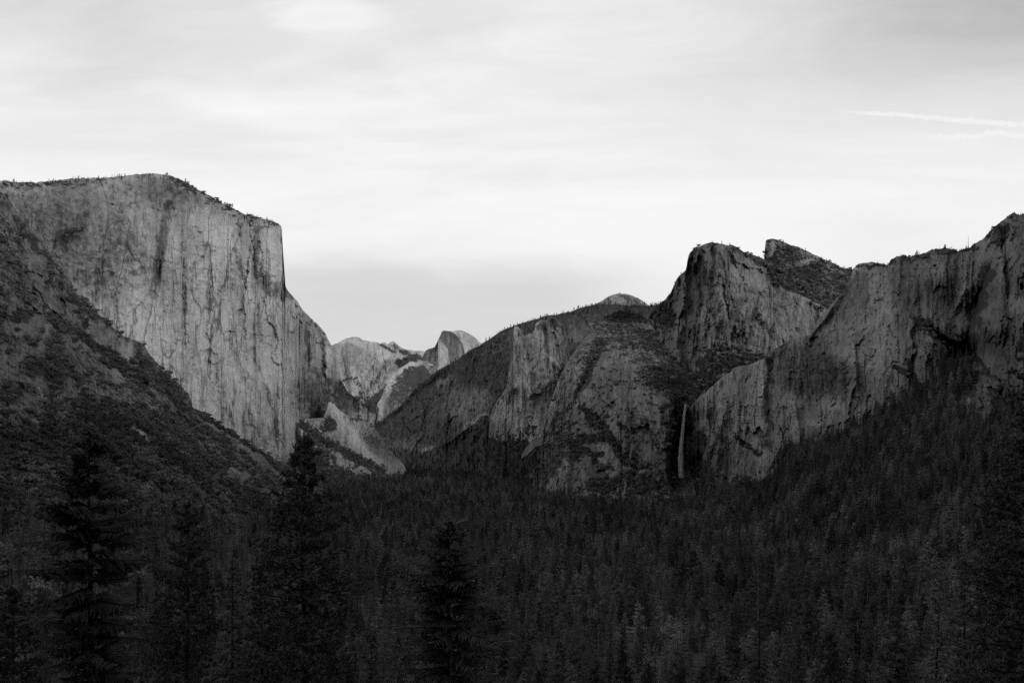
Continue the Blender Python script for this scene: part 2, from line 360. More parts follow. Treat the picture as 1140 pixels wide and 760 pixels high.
# --- the great monolith on the left
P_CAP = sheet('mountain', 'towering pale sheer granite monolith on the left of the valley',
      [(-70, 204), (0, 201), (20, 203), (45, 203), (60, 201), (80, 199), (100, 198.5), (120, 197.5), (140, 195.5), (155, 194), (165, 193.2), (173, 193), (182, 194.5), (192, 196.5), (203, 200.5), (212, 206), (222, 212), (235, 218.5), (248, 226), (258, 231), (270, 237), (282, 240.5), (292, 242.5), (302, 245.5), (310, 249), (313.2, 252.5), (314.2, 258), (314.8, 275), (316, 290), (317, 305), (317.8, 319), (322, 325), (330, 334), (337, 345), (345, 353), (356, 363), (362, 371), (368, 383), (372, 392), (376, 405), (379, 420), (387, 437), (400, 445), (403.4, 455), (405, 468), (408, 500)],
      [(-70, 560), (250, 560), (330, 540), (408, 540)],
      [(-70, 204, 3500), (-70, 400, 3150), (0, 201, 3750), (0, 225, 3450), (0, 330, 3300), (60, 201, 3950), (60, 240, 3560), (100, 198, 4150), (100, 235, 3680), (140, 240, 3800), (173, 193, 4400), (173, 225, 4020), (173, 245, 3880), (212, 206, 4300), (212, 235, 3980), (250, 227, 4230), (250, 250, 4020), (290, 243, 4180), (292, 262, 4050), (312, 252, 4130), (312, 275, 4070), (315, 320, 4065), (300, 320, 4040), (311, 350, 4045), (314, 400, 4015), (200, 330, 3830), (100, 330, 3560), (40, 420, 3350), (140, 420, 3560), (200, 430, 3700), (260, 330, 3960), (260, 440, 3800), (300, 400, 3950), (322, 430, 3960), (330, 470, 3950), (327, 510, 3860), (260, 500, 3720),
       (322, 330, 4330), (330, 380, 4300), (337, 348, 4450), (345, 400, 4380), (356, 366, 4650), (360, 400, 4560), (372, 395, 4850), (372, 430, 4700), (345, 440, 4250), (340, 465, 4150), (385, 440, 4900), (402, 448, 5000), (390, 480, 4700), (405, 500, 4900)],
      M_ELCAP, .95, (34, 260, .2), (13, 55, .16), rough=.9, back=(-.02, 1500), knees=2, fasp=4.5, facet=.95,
      creases=[([(187, 225), (178, 290), (170, 330)], 6, 60), ([(205, 200), (210, 330), (206, 420)], 7, -45), ([(233, 250), (234, 400)], 4, 35), ([(262, 245), (272, 300), (268, 420)], 8, -50), ([(283, 260), (283, 330)], 4, 35), ([(240, 400), (262, 470), (275, 520)], 9, -50),
               ([(280, 390), (300, 450), (312, 500)], 6, 45), ([(343, 362), (343, 400), (341, 420)], 4, 70), ([(359, 385), (361, 430)], 3, 80), ([(150, 230), (150, 300)], 8, -40), ([(110, 215), (70, 275)], 8, 60), ([(300, 260), (303, 350)], 5, -30), ([(325, 430), (334, 470), (334, 510)], 5, -40)],
      veg=[('s', [(70, 263), (78, 259), (92, 256)], 3.2, .85), ('s', [(60, 276), (64, 265)], 2.5, .55), ('s', [(190, 199), (205, 204), (225, 215), (250, 229), (280, 243), (305, 250)], 5, .52), ('s', [(0, 206), (60, 206), (110, 203)], 4.5, .5), ('e', 210, 208, 16, 7, 35, .6), ('s', [(225, 222), (262, 242), (300, 256)], 5, .42),
           ('e', 362, 445, 20, 22, 20, .50), ('e', 352, 458, 12, 12, 0, .56), ('s', [(380, 430), (395, 445), (402, 460)], 7, .5), ('s', [(265, 247), (268, 262)], 3, .5), ('s', [(345, 355), (362, 374)], 2, .5), ('s', [(320, 325), (334, 343)], 2, .45)],
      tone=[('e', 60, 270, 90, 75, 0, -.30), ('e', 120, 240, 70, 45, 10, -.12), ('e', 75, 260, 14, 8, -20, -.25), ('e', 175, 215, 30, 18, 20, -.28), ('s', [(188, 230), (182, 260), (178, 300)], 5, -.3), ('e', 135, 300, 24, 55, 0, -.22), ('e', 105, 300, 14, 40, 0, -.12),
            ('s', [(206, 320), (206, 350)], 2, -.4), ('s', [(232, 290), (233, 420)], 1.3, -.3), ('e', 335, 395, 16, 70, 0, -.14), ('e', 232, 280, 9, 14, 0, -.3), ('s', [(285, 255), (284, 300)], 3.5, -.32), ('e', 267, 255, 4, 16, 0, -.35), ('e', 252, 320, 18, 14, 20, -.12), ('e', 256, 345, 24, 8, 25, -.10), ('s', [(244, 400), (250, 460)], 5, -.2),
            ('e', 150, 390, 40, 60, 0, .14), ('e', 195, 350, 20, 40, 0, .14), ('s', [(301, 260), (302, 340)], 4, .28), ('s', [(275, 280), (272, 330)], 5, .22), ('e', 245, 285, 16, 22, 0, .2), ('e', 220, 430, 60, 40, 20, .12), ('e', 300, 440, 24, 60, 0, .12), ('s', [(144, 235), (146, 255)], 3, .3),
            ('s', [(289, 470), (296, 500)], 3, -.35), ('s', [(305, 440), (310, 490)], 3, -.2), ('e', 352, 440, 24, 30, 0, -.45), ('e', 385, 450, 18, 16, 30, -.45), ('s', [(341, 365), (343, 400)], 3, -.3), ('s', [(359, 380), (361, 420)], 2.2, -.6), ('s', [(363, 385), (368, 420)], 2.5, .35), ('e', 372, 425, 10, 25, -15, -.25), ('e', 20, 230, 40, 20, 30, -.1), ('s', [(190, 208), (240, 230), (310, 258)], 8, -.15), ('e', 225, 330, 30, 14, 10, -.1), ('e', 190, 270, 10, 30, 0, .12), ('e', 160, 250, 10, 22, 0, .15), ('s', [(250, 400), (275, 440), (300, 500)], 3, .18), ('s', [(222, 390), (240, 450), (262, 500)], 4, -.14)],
      rim=(1.6, 8, 24, -10, 318), bushes=(.004, 6, 13, .50))
# --- talus apron at the foot of the monolith
sheet('hillside', 'pale talus apron with dark scrub at the foot of the monolith', [(330.5, 520), (331.5, 495), (333, 467.5), (336, 466), (345, 466), (354, 465.5), (360, 464.5), (364, 455), (366, 447), (369, 448), (372, 450), (380, 458), (390, 464.5), (405, 466), (411, 470), (417, 475.5), (424, 486), (432, 497), (441, 508), (450, 517), (452, 523), (470, 540)],
      [(330.5, 590), (470, 590)],
      [(331, 505, 3900), (334, 467, 3930), (345, 500, 3780), (360, 465, 4060), (366, 448, 4250), (390, 465, 4450), (405, 467, 4620), (417, 476, 4750), (432, 497, 4950), (450, 517, 5250), (425, 510, 4650), (400, 500, 4350), (375, 480, 4120), (375, 505, 3920), (410, 521, 4220), (350, 530, 3450), (400, 540, 3600), (340, 560, 2700), (400, 570, 2800), (450, 540, 4200), (470, 545, 4500), (470, 590, 3000)],
      M_TALUS, .95, (26, 200, .6), (7, 35, .8), rough=.5, back=(-.1, 350),
      creases=[([(366, 448), (392, 490), (420, 522)], 7, 30), ([(385, 462), (425, 505)], 6, -40)],
      veg=[('e', 367, 472, 10, 8, 10, 1.), ('s', [(336, 471), (352, 488), (372, 497), (392, 508), (415, 521), (425, 524)], 5.5, .95), ('e', 345, 510, 26, 24, 30, .98), ('e', 385, 540, 60, 18, 12, 1.), ('e', 340, 560, 40, 40, 0, 1.), ('e', 440, 545, 40, 14, 10, 1.), ('e', 352, 482, 7, 8, 40, .9), ('s', [(416, 474), (436, 500)], 3, .55), ('e', 415, 490, 12, 8, 40, .48), ('s', [(392, 465), (412, 468)], 3, .6)],
      tone=[('s', [(370, 452), (385, 472), (400, 494), (420, 518)], 5.5, .45), ('e', 420, 497, 18, 12, 45, -.25), ('e', 443, 515, 6, 6, 0, .35), ('s', [(348, 474), (360, 488)], 3, .2), ('e', 348, 467, 10, 3, 0, -.15)],
      trees=(.003, 14, 28, .85), bushes=(.007, 3, 11, .34), vegbase=.04, warp=2.5)

# --- brushy slope on the near left
def low_left(px, py): return smooth(-10, 45, py - np.interp(px, [-70, 0, 60, 110, 200, 318, 420], [560, 560, 560, 545, 560, 590, 560]))
P_LEFT = sheet('hillside', 'steep brush-covered granite slope on the near left',
      [(-80, 150), (-40, 185), (0, 213), (8, 218), (16, 232), (27, 250), (36, 256), (46, 268), (56, 283), (66, 294), (76, 311), (88, 330), (98, 338), (106, 347), (118, 355), (130, 368), (143, 377), (152, 379), (160, 384), (168, 396), (178, 408), (190, 420), (203, 431), (211, 441), (215, 454), (225, 459), (240, 468), (262, 484), (285, 498), (300, 507), (318, 519), (335, 530), (360, 545), (400, 562), (430, 580)],
      [(-80, 820), (430, 820)],
      [(-80, 160, 1800), (-80, 400, 1300), (-80, 600, 750), (-80, 800, 430), (0, 213, 2050), (0, 300, 1800), (0, 400, 1480), (0, 500, 1180), (0, 600, 860), (0, 700, 610), (0, 800, 470), (60, 290, 2150), (60, 400, 1700), (60, 470, 1430), (100, 341, 2250), (100, 420, 1850), (100, 500, 1440), (100, 600, 1020), (100, 700, 700), (160, 385, 2350), (160, 450, 1950), (214, 452, 2420), (200, 500, 1880), (200, 560, 1480), (200, 620, 1180), (200, 700, 830), (262, 485, 2600), (260, 530, 2150), (318, 520, 2900), (300, 560, 2250), (300, 600, 1750), (300, 700, 900), (380, 553, 3100), (400, 600, 1750), (400, 700, 900), (430, 580, 2900), (200, 800, 580), (400, 800, 620)],
      M_LEFT, 1.15, (26, 190, .8), (9, 40, .8), rough=1.6, back=(-.25, 700), knees=4,
      creases=[([(20, 250), (26, 300), (40, 350)], 8, 45), ([(50, 380), (56, 430), (60, 480)], 9, 40), ([(214, 455), (180, 480), (140, 520)], 10, 35), ([(90, 350), (130, 400), (212, 452)], 10, -40), ([(70, 470), (105, 490), (140, 520), (200, 545)], 10, -50), ([(0, 420), (50, 430)], 12, -35), ([(230, 470), (290, 510), (330, 545)], 7, -25), ([(240, 505), (300, 545)], 6, 25)],
      vegbase=.52,
      veg=[('e', 12, 240, 22, 22, 0, .42), ('e', 40, 300, 20, 30, 0, .34), ('e', 10, 340, 20, 30, 0, .44), ('e', 30, 360, 24, 20, 0, .3), ('e', 70, 345, 34, 10, 25, .30), ('e', 20, 420, 40, 30, 0, .36), ('e', 48, 395, 8, 30, 10, .2), ('e', 80, 385, 16, 12, 0, .4), ('e', 115, 375, 18, 12, 30, .28), ('e', 140, 390, 12, 10, 0, .3), ('e', 130, 417, 13, 8, 20, .3), ('e', 72, 445, 16, 20, 0, .34),
           ('e', 210, 458, 5, 8, 0, .1), ('s', [(225, 465), (262, 490), (300, 520), (318, 535)], 3, .30), ('s', [(255, 519), (276, 530), (298, 548)], 2.5, .26), ('e', 100, 345, 22, 6, 30, .95), ('s', [(55, 350), (85, 372), (120, 392), (150, 420), (175, 425)], 5, .9), ('s', [(212, 452), (240, 470), (300, 510), (330, 535)], 3.5, .95), ('s', [(214, 458), (190, 440), (160, 400)], 6, .75), ('e', 60, 405, 12, 24, 0, .95), ('e', 38, 410, 16, 10, 0, .9), ('e', 10, 440, 16, 8, 0, .9),
           ('e', 130, 470, 60, 18, 8, .85), ('e', 60, 500, 80, 24, 0, .85), ('e', 170, 500, 70, 30, 20, .85), ('e', 80, 560, 140, 40, 5, .8), ('e', 150, 680, 300, 90, 0, 1.), ('e', 260, 560, 70, 22, 28, .6), ('s', [(150, 475), (165, 490)], 3, .3), ('s', [(21, 293), (24, 330)], 3, .9), ('s', [(30, 260), (52, 290), (60, 310)], 3, .85), ('e', 26, 352, 10, 8, 0, .9)],
      tone=[('e', 10, 245, 30, 28, 0, -.1), ('e', 50, 320, 40, 60, 30, .05), ('e', 10, 260, 10, 20, 0, .25), ('s', [(214, 445), (212, 460)], 4, .6), ('e', 140, 388, 8, 8, 0, .6), ('e', 130, 416, 12, 7, 20, .35), ('s', [(47, 435), (52, 450), (55, 475)], 2.2, .9), ('e', 52, 342, 10, 4, 15, .7), ('s', [(50, 365), (50, 385)], 4, .25), ('s', [(225, 465), (300, 520)], 4, .1), ('s', [(150, 475), (168, 494)], 2.5, .8)],
      trees=(.0055, 15, 29, .30, low_left), bushes=(.017, 3.0, 10.5, .52, lambda a, b: 1-.75*low_left(a, b)), warp=4)

# --- right-hand ridges, far to near
sheet('hillside', 'long wooded ridge falling to the valley right of centre',
      [(404, 484), (417, 475), (425, 468), (433, 462), (445, 452), (455, 441), (464.6, 429), (478, 421), (486, 413), (498, 407), (510, 400), (522, 391), (534, 384), (545, 377), (557, 369), (569, 363.5), (587, 358), (603, 353), (623, 349), (638, 346), (646, 343), (658, 340), (670, 338.5), (685, 338), (700, 340), (717, 340), (733, 339), (745, 338), (760, 345), (790, 360)],
      [(404, 560), (790, 560)],
      [(404, 490, 7800), (417, 476, 7700), (440, 500, 6700), (440, 455, 7500), (480, 420, 7300), (470, 505, 6100), (500, 460, 6400), (520, 392, 7100), (520, 440, 6300), (520, 490, 5600), (530, 515, 5300), (557, 370, 6800), (556, 420, 5900), (540, 475, 5350), (600, 354, 6600), (600, 400, 5500), (600, 490, 4500), (600, 520, 4000), (640, 346, 6400), (640, 400, 4900), (700, 340, 6100), (700, 380, 5000), (740, 339, 5700), (790, 360, 5200), (740, 420, 4300), (480, 540, 5000), (620, 560, 3300), (780, 560, 3500), (420, 540, 5400)],
      M_RIDGE, 1., (70, 420, .5), (22, 90, .4), rough=.8, back=(-.15, 1200),
      creases=[([(560, 430), (540, 462), (505, 488), (467, 506)], 8, -130), ([(575, 430), (560, 460), (530, 490)], 7, 120), ([(500, 470), (480, 500)], 8, 60), ([(505, 440), (492, 480)], 5, -60), ([(530, 430), (522, 468)], 5, -60), ([(545, 435), (538, 460)], 4, 55), ([(515, 435), (508, 470)], 4, 50), ([(470, 450), (452, 490)], 6, -70), ([(480, 445), (466, 488)], 4, 60), ([(448, 470), (440, 500)], 4, -50), ([(535, 392), (500, 425)], 6, -50), ([(560, 375), (545, 425)], 5, 60), ([(640, 350), (650, 380)], 6, 50), ([(700, 345), (680, 380)], 5, -40)],
      vegbase=.60,
      veg=[('e', 545, 395, 10, 12, 20, .42), ('e', 495, 424, 12, 5, -30, .38), ('e', 520, 440, 26, 12, 0, .36), ('e', 515, 462, 16, 14, 10, .34), ('e', 535, 452, 16, 12, 0, .42), ('e', 500, 455, 14, 12, 20, .42), ('e', 452, 495, 16, 12, 0, .42), ('e', 455, 478, 14, 10, 0, .75), ('e', 466, 498, 12, 7, 0, .36), ('e', 520, 390, 60, 10, -35, .92), ('e', 535, 410, 30, 18, 0, .85), ('s', [(417, 478), (450, 450), (480, 425)], 4, .95), ('s', [(540, 461), (467, 506)], 2.2, .3), ('e', 500, 488, 30, 8, -10, .95), ('e', 570, 495, 60, 12, 0, 1.), ('e', 520, 515, 120, 12, 0, 1.), ('e', 650, 343, 110, 7, -4, 1.), ('e', 650, 372, 20, 12, 10, .3), ('e', 700, 352, 60, 7, 0, .6), ('e', 655, 395, 14, 22, 15, .9)],
      tone=[('e', 520, 450, 40, 24, 0, .1), ('s', [(541, 461), (467, 506)], 2, .9), ('e', 470, 450, 10, 5, -20, .2), ('e', 512, 452, 10, 14, 0, .3), ('e', 532, 446, 8, 12, 0, .25), ('e', 468, 470, 8, 10, 20, .3), ('e', 495, 425, 12, 5, -30, .25), ('e', 545, 395, 8, 10, 0, .2), ('e', 652, 372, 22, 14, 0, .2), ('e', 465, 500, 16, 8, 0, .15)],
      rim=(2.4, 14, 30), trees=(.0016, 14, 30, .5), facet=.9, fasp=1.5, warp=3)
sheet('mountain', 'pale fluted rock buttress with two blunt spires', [(538, 492), (541, 484), (543, 470), (551, 449), (558, 440), (564, 430), (568, 405), (570, 385), (571.8, 365), (573, 363.4), (577, 364), (580, 368), (583, 374), (587, 373), (590, 371), (593, 365), (597, 360), (603, 355.5), (607, 357.5), (610, 353.5), (613, 352.6), (619, 354), (623, 359), (626, 362), (629, 366), (632, 380), (634, 395), (638, 410), (642, 440), (650, 480)],
      [(538, 540), (650, 540)],
      [(536, 495, 5000), (543, 472, 4800), (552, 450, 4850), (570, 400, 4850), (573, 364, 5000), (583, 380, 4830), (603, 356, 4900), (603, 400, 4650), (575, 430, 4620), (565, 470, 4480), (590, 460, 4450), (613, 353, 4800), (625, 362, 4850), (625, 420, 4600), (640, 440, 4700), (610, 480, 4300), (645, 480, 4500), (590, 520, 4100), (545, 520, 4400), (640, 520, 4000)],
      M_SPIRE, .95, (45, 160, .22), (16, 50, .25), rough=.6, back=(-.5, 250), fasp=4.,
      creases=[([(583, 374), (590, 400), (594, 410)], 5, 90), ([(607, 357), (610, 390), (612, 420)], 4, 70), ([(608, 395), (618, 405), (626, 414)], 2.5, -60), ([(572, 365), (570, 440)], 4, -70), ([(627, 366), (632, 420)], 4, 60), ([(562, 440), (575, 430)], 5, -40)],
      veg=[('e', 590, 366, 6, 6, 0, .8), ('e', 585, 515, 80, 32, 0, 1.), ('e', 628, 470, 12, 25, 20, .6), ('e', 590, 480, 14, 8, -20, .6), ('e', 640, 420, 8, 26, 0, .8), ('e', 545, 495, 12, 10, 0, .8), ('s', [(626, 412), (634, 416)], 3, .9)],
      tone=[('e', 573, 410, 5, 40, 5, .25), ('e', 600, 425, 26, 14, 0, .05), ('e', 590, 385, 10, 20, 0, -.2), ('e', 603, 455, 24, 18, 0, -.28), ('e', 618, 400, 8, 30, 0, -.12), ('s', [(608, 394), (625, 413)], 1.5, .5), ('e', 618, 368, 5, 8, 0, .25), ('s', [(552, 450), (556, 446)], 3, .4), ('e', 560, 405, 5, 30, 5, -.35)], trees=(.006, 14, 28, .8), warp=2)
sheet('mountain', 'dark wooded wedge-shaped summit behind the tall peak', [(820, 300), (843, 293), (850, 289), (851.2, 287), (851.8, 270), (853.5, 266.8), (858, 266), (864, 266.8), (872, 269), (880, 272.5), (893, 277), (903, 282), (914, 286.5), (925, 291.5), (934, 296.5), (941, 298.5), (950, 300), (962, 306), (985, 320)],
      [(820, 380), (985, 380)],
      [(830, 300, 4250), (852, 268, 4350), (852, 290, 4300), (880, 273, 4400), (910, 286, 4450), (950, 300, 4400), (880, 300, 4200), (900, 330, 3950), (940, 330, 4000), (870, 340, 3800), (980, 330, 4100)],
      M_ROCK, .9, (35, 150, .6), (14, 45, .6), rough=.9, back=(-.4, 400), vegbase=.66,
      veg=[('e', 856, 277, 6, 9, 0, .2), ('s', [(862, 268), (893, 279), (925, 294)], 3.5, .46), ('e', 898, 290, 14, 4, -25, .3), ('e', 935, 300, 16, 5, 15, .5)],
      tone=[('e', 858, 275, 4, 7, 0, .6), ('e', 900, 289, 10, 3, -25, .5)], rim=(1., 8, 18, 855, 950), bushes=(.006, 6, 13, .55), trees=(.0008, 14, 24, .6))
sheet('mountain', 'tall blunt granite peak on the right skyline', [(712, 372), (722, 352), (732, 339), (740, 334), (746, 327), (750, 318), (753, 311), (758, 305), (763, 301), (764.5, 296), (765.5, 288), (768, 281), (772, 277), (778, 274.5), (785, 271), (790, 269.4), (798, 270.2), (804, 271.5), (809, 273), (814, 272.6), (820, 275), (826, 278.5), (832, 281.5), (840, 284), (848, 287), (854, 291), (858, 298), (862, 310), (870, 320), (880, 325), (890, 328), (905, 335), (921, 343), (935, 350), (955, 365)],
      [(712, 470), (955, 470)],
      [(718, 365, 4350), (733, 340, 4200), (745, 345, 4050), (750, 318, 4050), (764, 300, 3920), (758, 340, 3850), (766, 290, 3850), (790, 270, 3900), (790, 300, 3700), (780, 350, 3560), (800, 390, 3350), (765, 380, 3600), (740, 370, 3850), (820, 275, 4000), (820, 310, 3750), (830, 340, 3550), (850, 288, 4100), (855, 330, 3700), (880, 345, 3550), (921, 345, 3700), (860, 385, 3250), (900, 380, 3350), (800, 420, 3150), (850, 430, 3000), (940, 360, 3700), (750, 430, 3400), (940, 440, 3100)],
      M_ROCK, .95, (50, 170, .45), (16, 50, .5), rough=.9, back=(-.5, 450),
      creases=[([(764, 300), (760, 340), (755, 378)], 6, -90), ([(778, 290), (782, 330), (778, 370)], 6, 60), ([(800, 320), (810, 360), (812, 385)], 6, -70), ([(845, 315), (825, 345), (800, 380)], 8, -40), ([(840, 350), (860, 375), (870, 390)], 6, 45), ([(790, 345), (786, 385)], 5, 60), ([(750, 320), (742, 360)], 6, 50)],
      veg=[('e', 742, 355, 14, 16, 20, .8), ('s', [(766, 284), (780, 276), (796, 271)], 4, .55), ('s', [(818, 277), (835, 285), (858, 300), (866, 318)], 5, .65), ('e', 815, 345, 6, 6, 0, .5), ('e', 842, 355, 10, 5, 20, .6), ('e', 810, 392, 40, 9, 4, .72), ('e', 805, 405, 32, 9, 5, 1.), ('s', [(790, 345), (795, 350)], 3, .8), ('e', 785, 365, 8, 22, 0, .36), ('e', 895, 380, 30, 6, -10, .4), ('e', 855, 372, 22, 10, 20, .36), ('e', 835, 398, 18, 5, 0, .8), ('e', 775, 425, 40, 14, 0, 1.)],
      tone=[('e', 785, 300, 24, 30, 0, -.22), ('e', 830, 305, 14, 16, 40, .35), ('s', [(800, 320), (838, 330)], 3, .2), ('e', 785, 355, 10, 20, 0, .22), ('e', 806, 350, 8, 22, 0, .18), ('e', 780, 390, 12, 8, 0, .15), ('e', 870, 350, 50, 20, 20, -.05), ('e', 745, 340, 14, 24, 10, -.35), ('e', 783, 310, 3, 22, 0, -.35), ('e', 843, 316, 3, 10, 40, .3)],
      rim=(1., 8, 18), bushes=(.0045, 5, 12, .46), trees=(.002, 14, 26, .85))
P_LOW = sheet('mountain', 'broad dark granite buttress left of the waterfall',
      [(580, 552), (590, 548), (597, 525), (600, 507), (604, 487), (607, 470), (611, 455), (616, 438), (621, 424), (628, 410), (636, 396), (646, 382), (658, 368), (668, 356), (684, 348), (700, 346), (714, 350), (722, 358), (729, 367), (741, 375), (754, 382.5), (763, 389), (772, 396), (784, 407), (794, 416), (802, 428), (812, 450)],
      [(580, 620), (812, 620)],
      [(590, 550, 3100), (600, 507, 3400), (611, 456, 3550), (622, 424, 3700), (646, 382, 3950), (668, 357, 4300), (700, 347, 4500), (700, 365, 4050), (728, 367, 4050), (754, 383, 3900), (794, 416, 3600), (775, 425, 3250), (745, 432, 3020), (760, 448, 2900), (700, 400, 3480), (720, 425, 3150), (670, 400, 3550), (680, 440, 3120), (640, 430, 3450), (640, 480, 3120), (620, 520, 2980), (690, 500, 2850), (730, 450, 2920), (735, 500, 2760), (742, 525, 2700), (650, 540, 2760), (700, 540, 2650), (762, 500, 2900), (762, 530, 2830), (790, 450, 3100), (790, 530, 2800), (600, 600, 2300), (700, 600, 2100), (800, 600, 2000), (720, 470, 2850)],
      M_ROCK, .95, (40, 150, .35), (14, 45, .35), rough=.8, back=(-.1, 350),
      creases=[([(668, 385), (655, 415), (645, 440)], 7, 90), ([(640, 400), (622, 440), (606, 500)], 5, -50), ([(690, 435), (697, 470), (705, 500)], 6, -40), ([(762, 447), (759, 480), (757, 545)], 13, 120), ([(745, 455), (744, 520)], 7, -40), ([(632, 505), (630, 540)], 8, -50), ([(655, 510), (662, 535)], 6, -35), ([(682, 485), (700, 512), (720, 520)], 5, 30), ([(655, 450), (680, 480)], 6, 35)],
      vegbase=.30,
      veg=[('e', 700, 350, 34, 8, 0, .95), ('e', 700, 375, 40, 12, 14, .56), ('e', 725, 395, 34, 16, 28, .50), ('e', 752, 418, 24, 10, 30, .6), ('e', 745, 425, 28, 14, 15, .95), ('e', 768, 415, 26, 12, 20, .95), ('e', 762, 436, 18, 12, 0, .98), ('s', [(668, 380), (655, 412), (642, 440)], 6, .8), ('e', 640, 455, 8, 28, 20, .45), ('s', [(649, 455), (662, 468), (675, 479), (682, 490), (690, 507), (706, 518), (722, 518)], 4.5, .95), ('s', [(639, 492), (655, 488), (678, 488)], 5, .9), ('e', 660, 470, 10, 8, 0, .6), ('s', [(645, 498), (660, 506), (667, 520), (678, 520)], 4, .85), ('e', 672, 540, 22, 9, 0, 1.), ('e', 640, 500, 10, 14, 0, .7), ('e', 693, 475, 3, 3, 0, 1.), ('e', 676, 462, 3, 3, 0, 1.), ('e', 705, 480, 3, 3, 0, .9),
           ('e', 722, 540, 22, 14, 10, .9), ('e', 700, 530, 12, 5, 0, .7), ('e', 618, 500, 10, 40, 12, .62), ('e', 700, 575, 130, 18, 0, 1.), ('s', [(746, 470), (742, 530)], 4, .5), ('e', 668, 505, 5, 4, 0, .8), ('e', 600, 520, 8, 14, 0, .8), ('s', [(735, 455), (750, 448)], 3, .7)],
      tone=[('s', [(754, 450), (750, 485), (746, 540)], 6, -.62), ('e', 770, 485, 8, 40, 0, -.75), ('e', 760, 490, 16, 50, 0, -.3), ('e', 720, 455, 14, 26, 0, .22), ('e', 706, 450, 8, 20, 0, .2), ('s', [(716, 440), (718, 490)], 2, .2), ('e', 735, 490, 5, 40, 5, .05), ('e', 630, 522, 12, 16, 0, .28), ('e', 695, 495, 12, 22, 40, .2), ('s', [(612, 452), (622, 425)], 2, .5), ('e', 710, 470, 12, 30, 0, .0), ('s', [(684, 436), (693, 452)], 2, .4), ('e', 668, 506, 8, 8, 0, .3), ('e', 655, 430, 20, 26, 0, .1), ('e', 692, 390, 40, 20, 20, .02), ('s', [(598, 508), (603, 512)], 3, .1)],  # first strokes put the shade of the waterfall alcove into the rock colour
      rim=(1.5, 10, 22, 640, 725), bushes=(.007, 4.5, 11, .46), trees=(.0035, 14, 28, .9))
sheet('boulder_slab', 'pale curved rock slab low beside the broad buttress', [(581, 506), (584, 500), (589, 494), (595, 489), (600, 486.5), (604, 486.5), (607, 492)], [(581, 510), (588, 505), (596, 497), (607, 494)],
      [(582, 505, 3650), (595, 492, 3700), (606, 488, 3650)], M_ROCK, .7, (3, 60, .5), (2, 20, .5), rough=.3, back=(-.3, 50), tone=[('e', 595, 497, 60, 60, 0, -.25)])
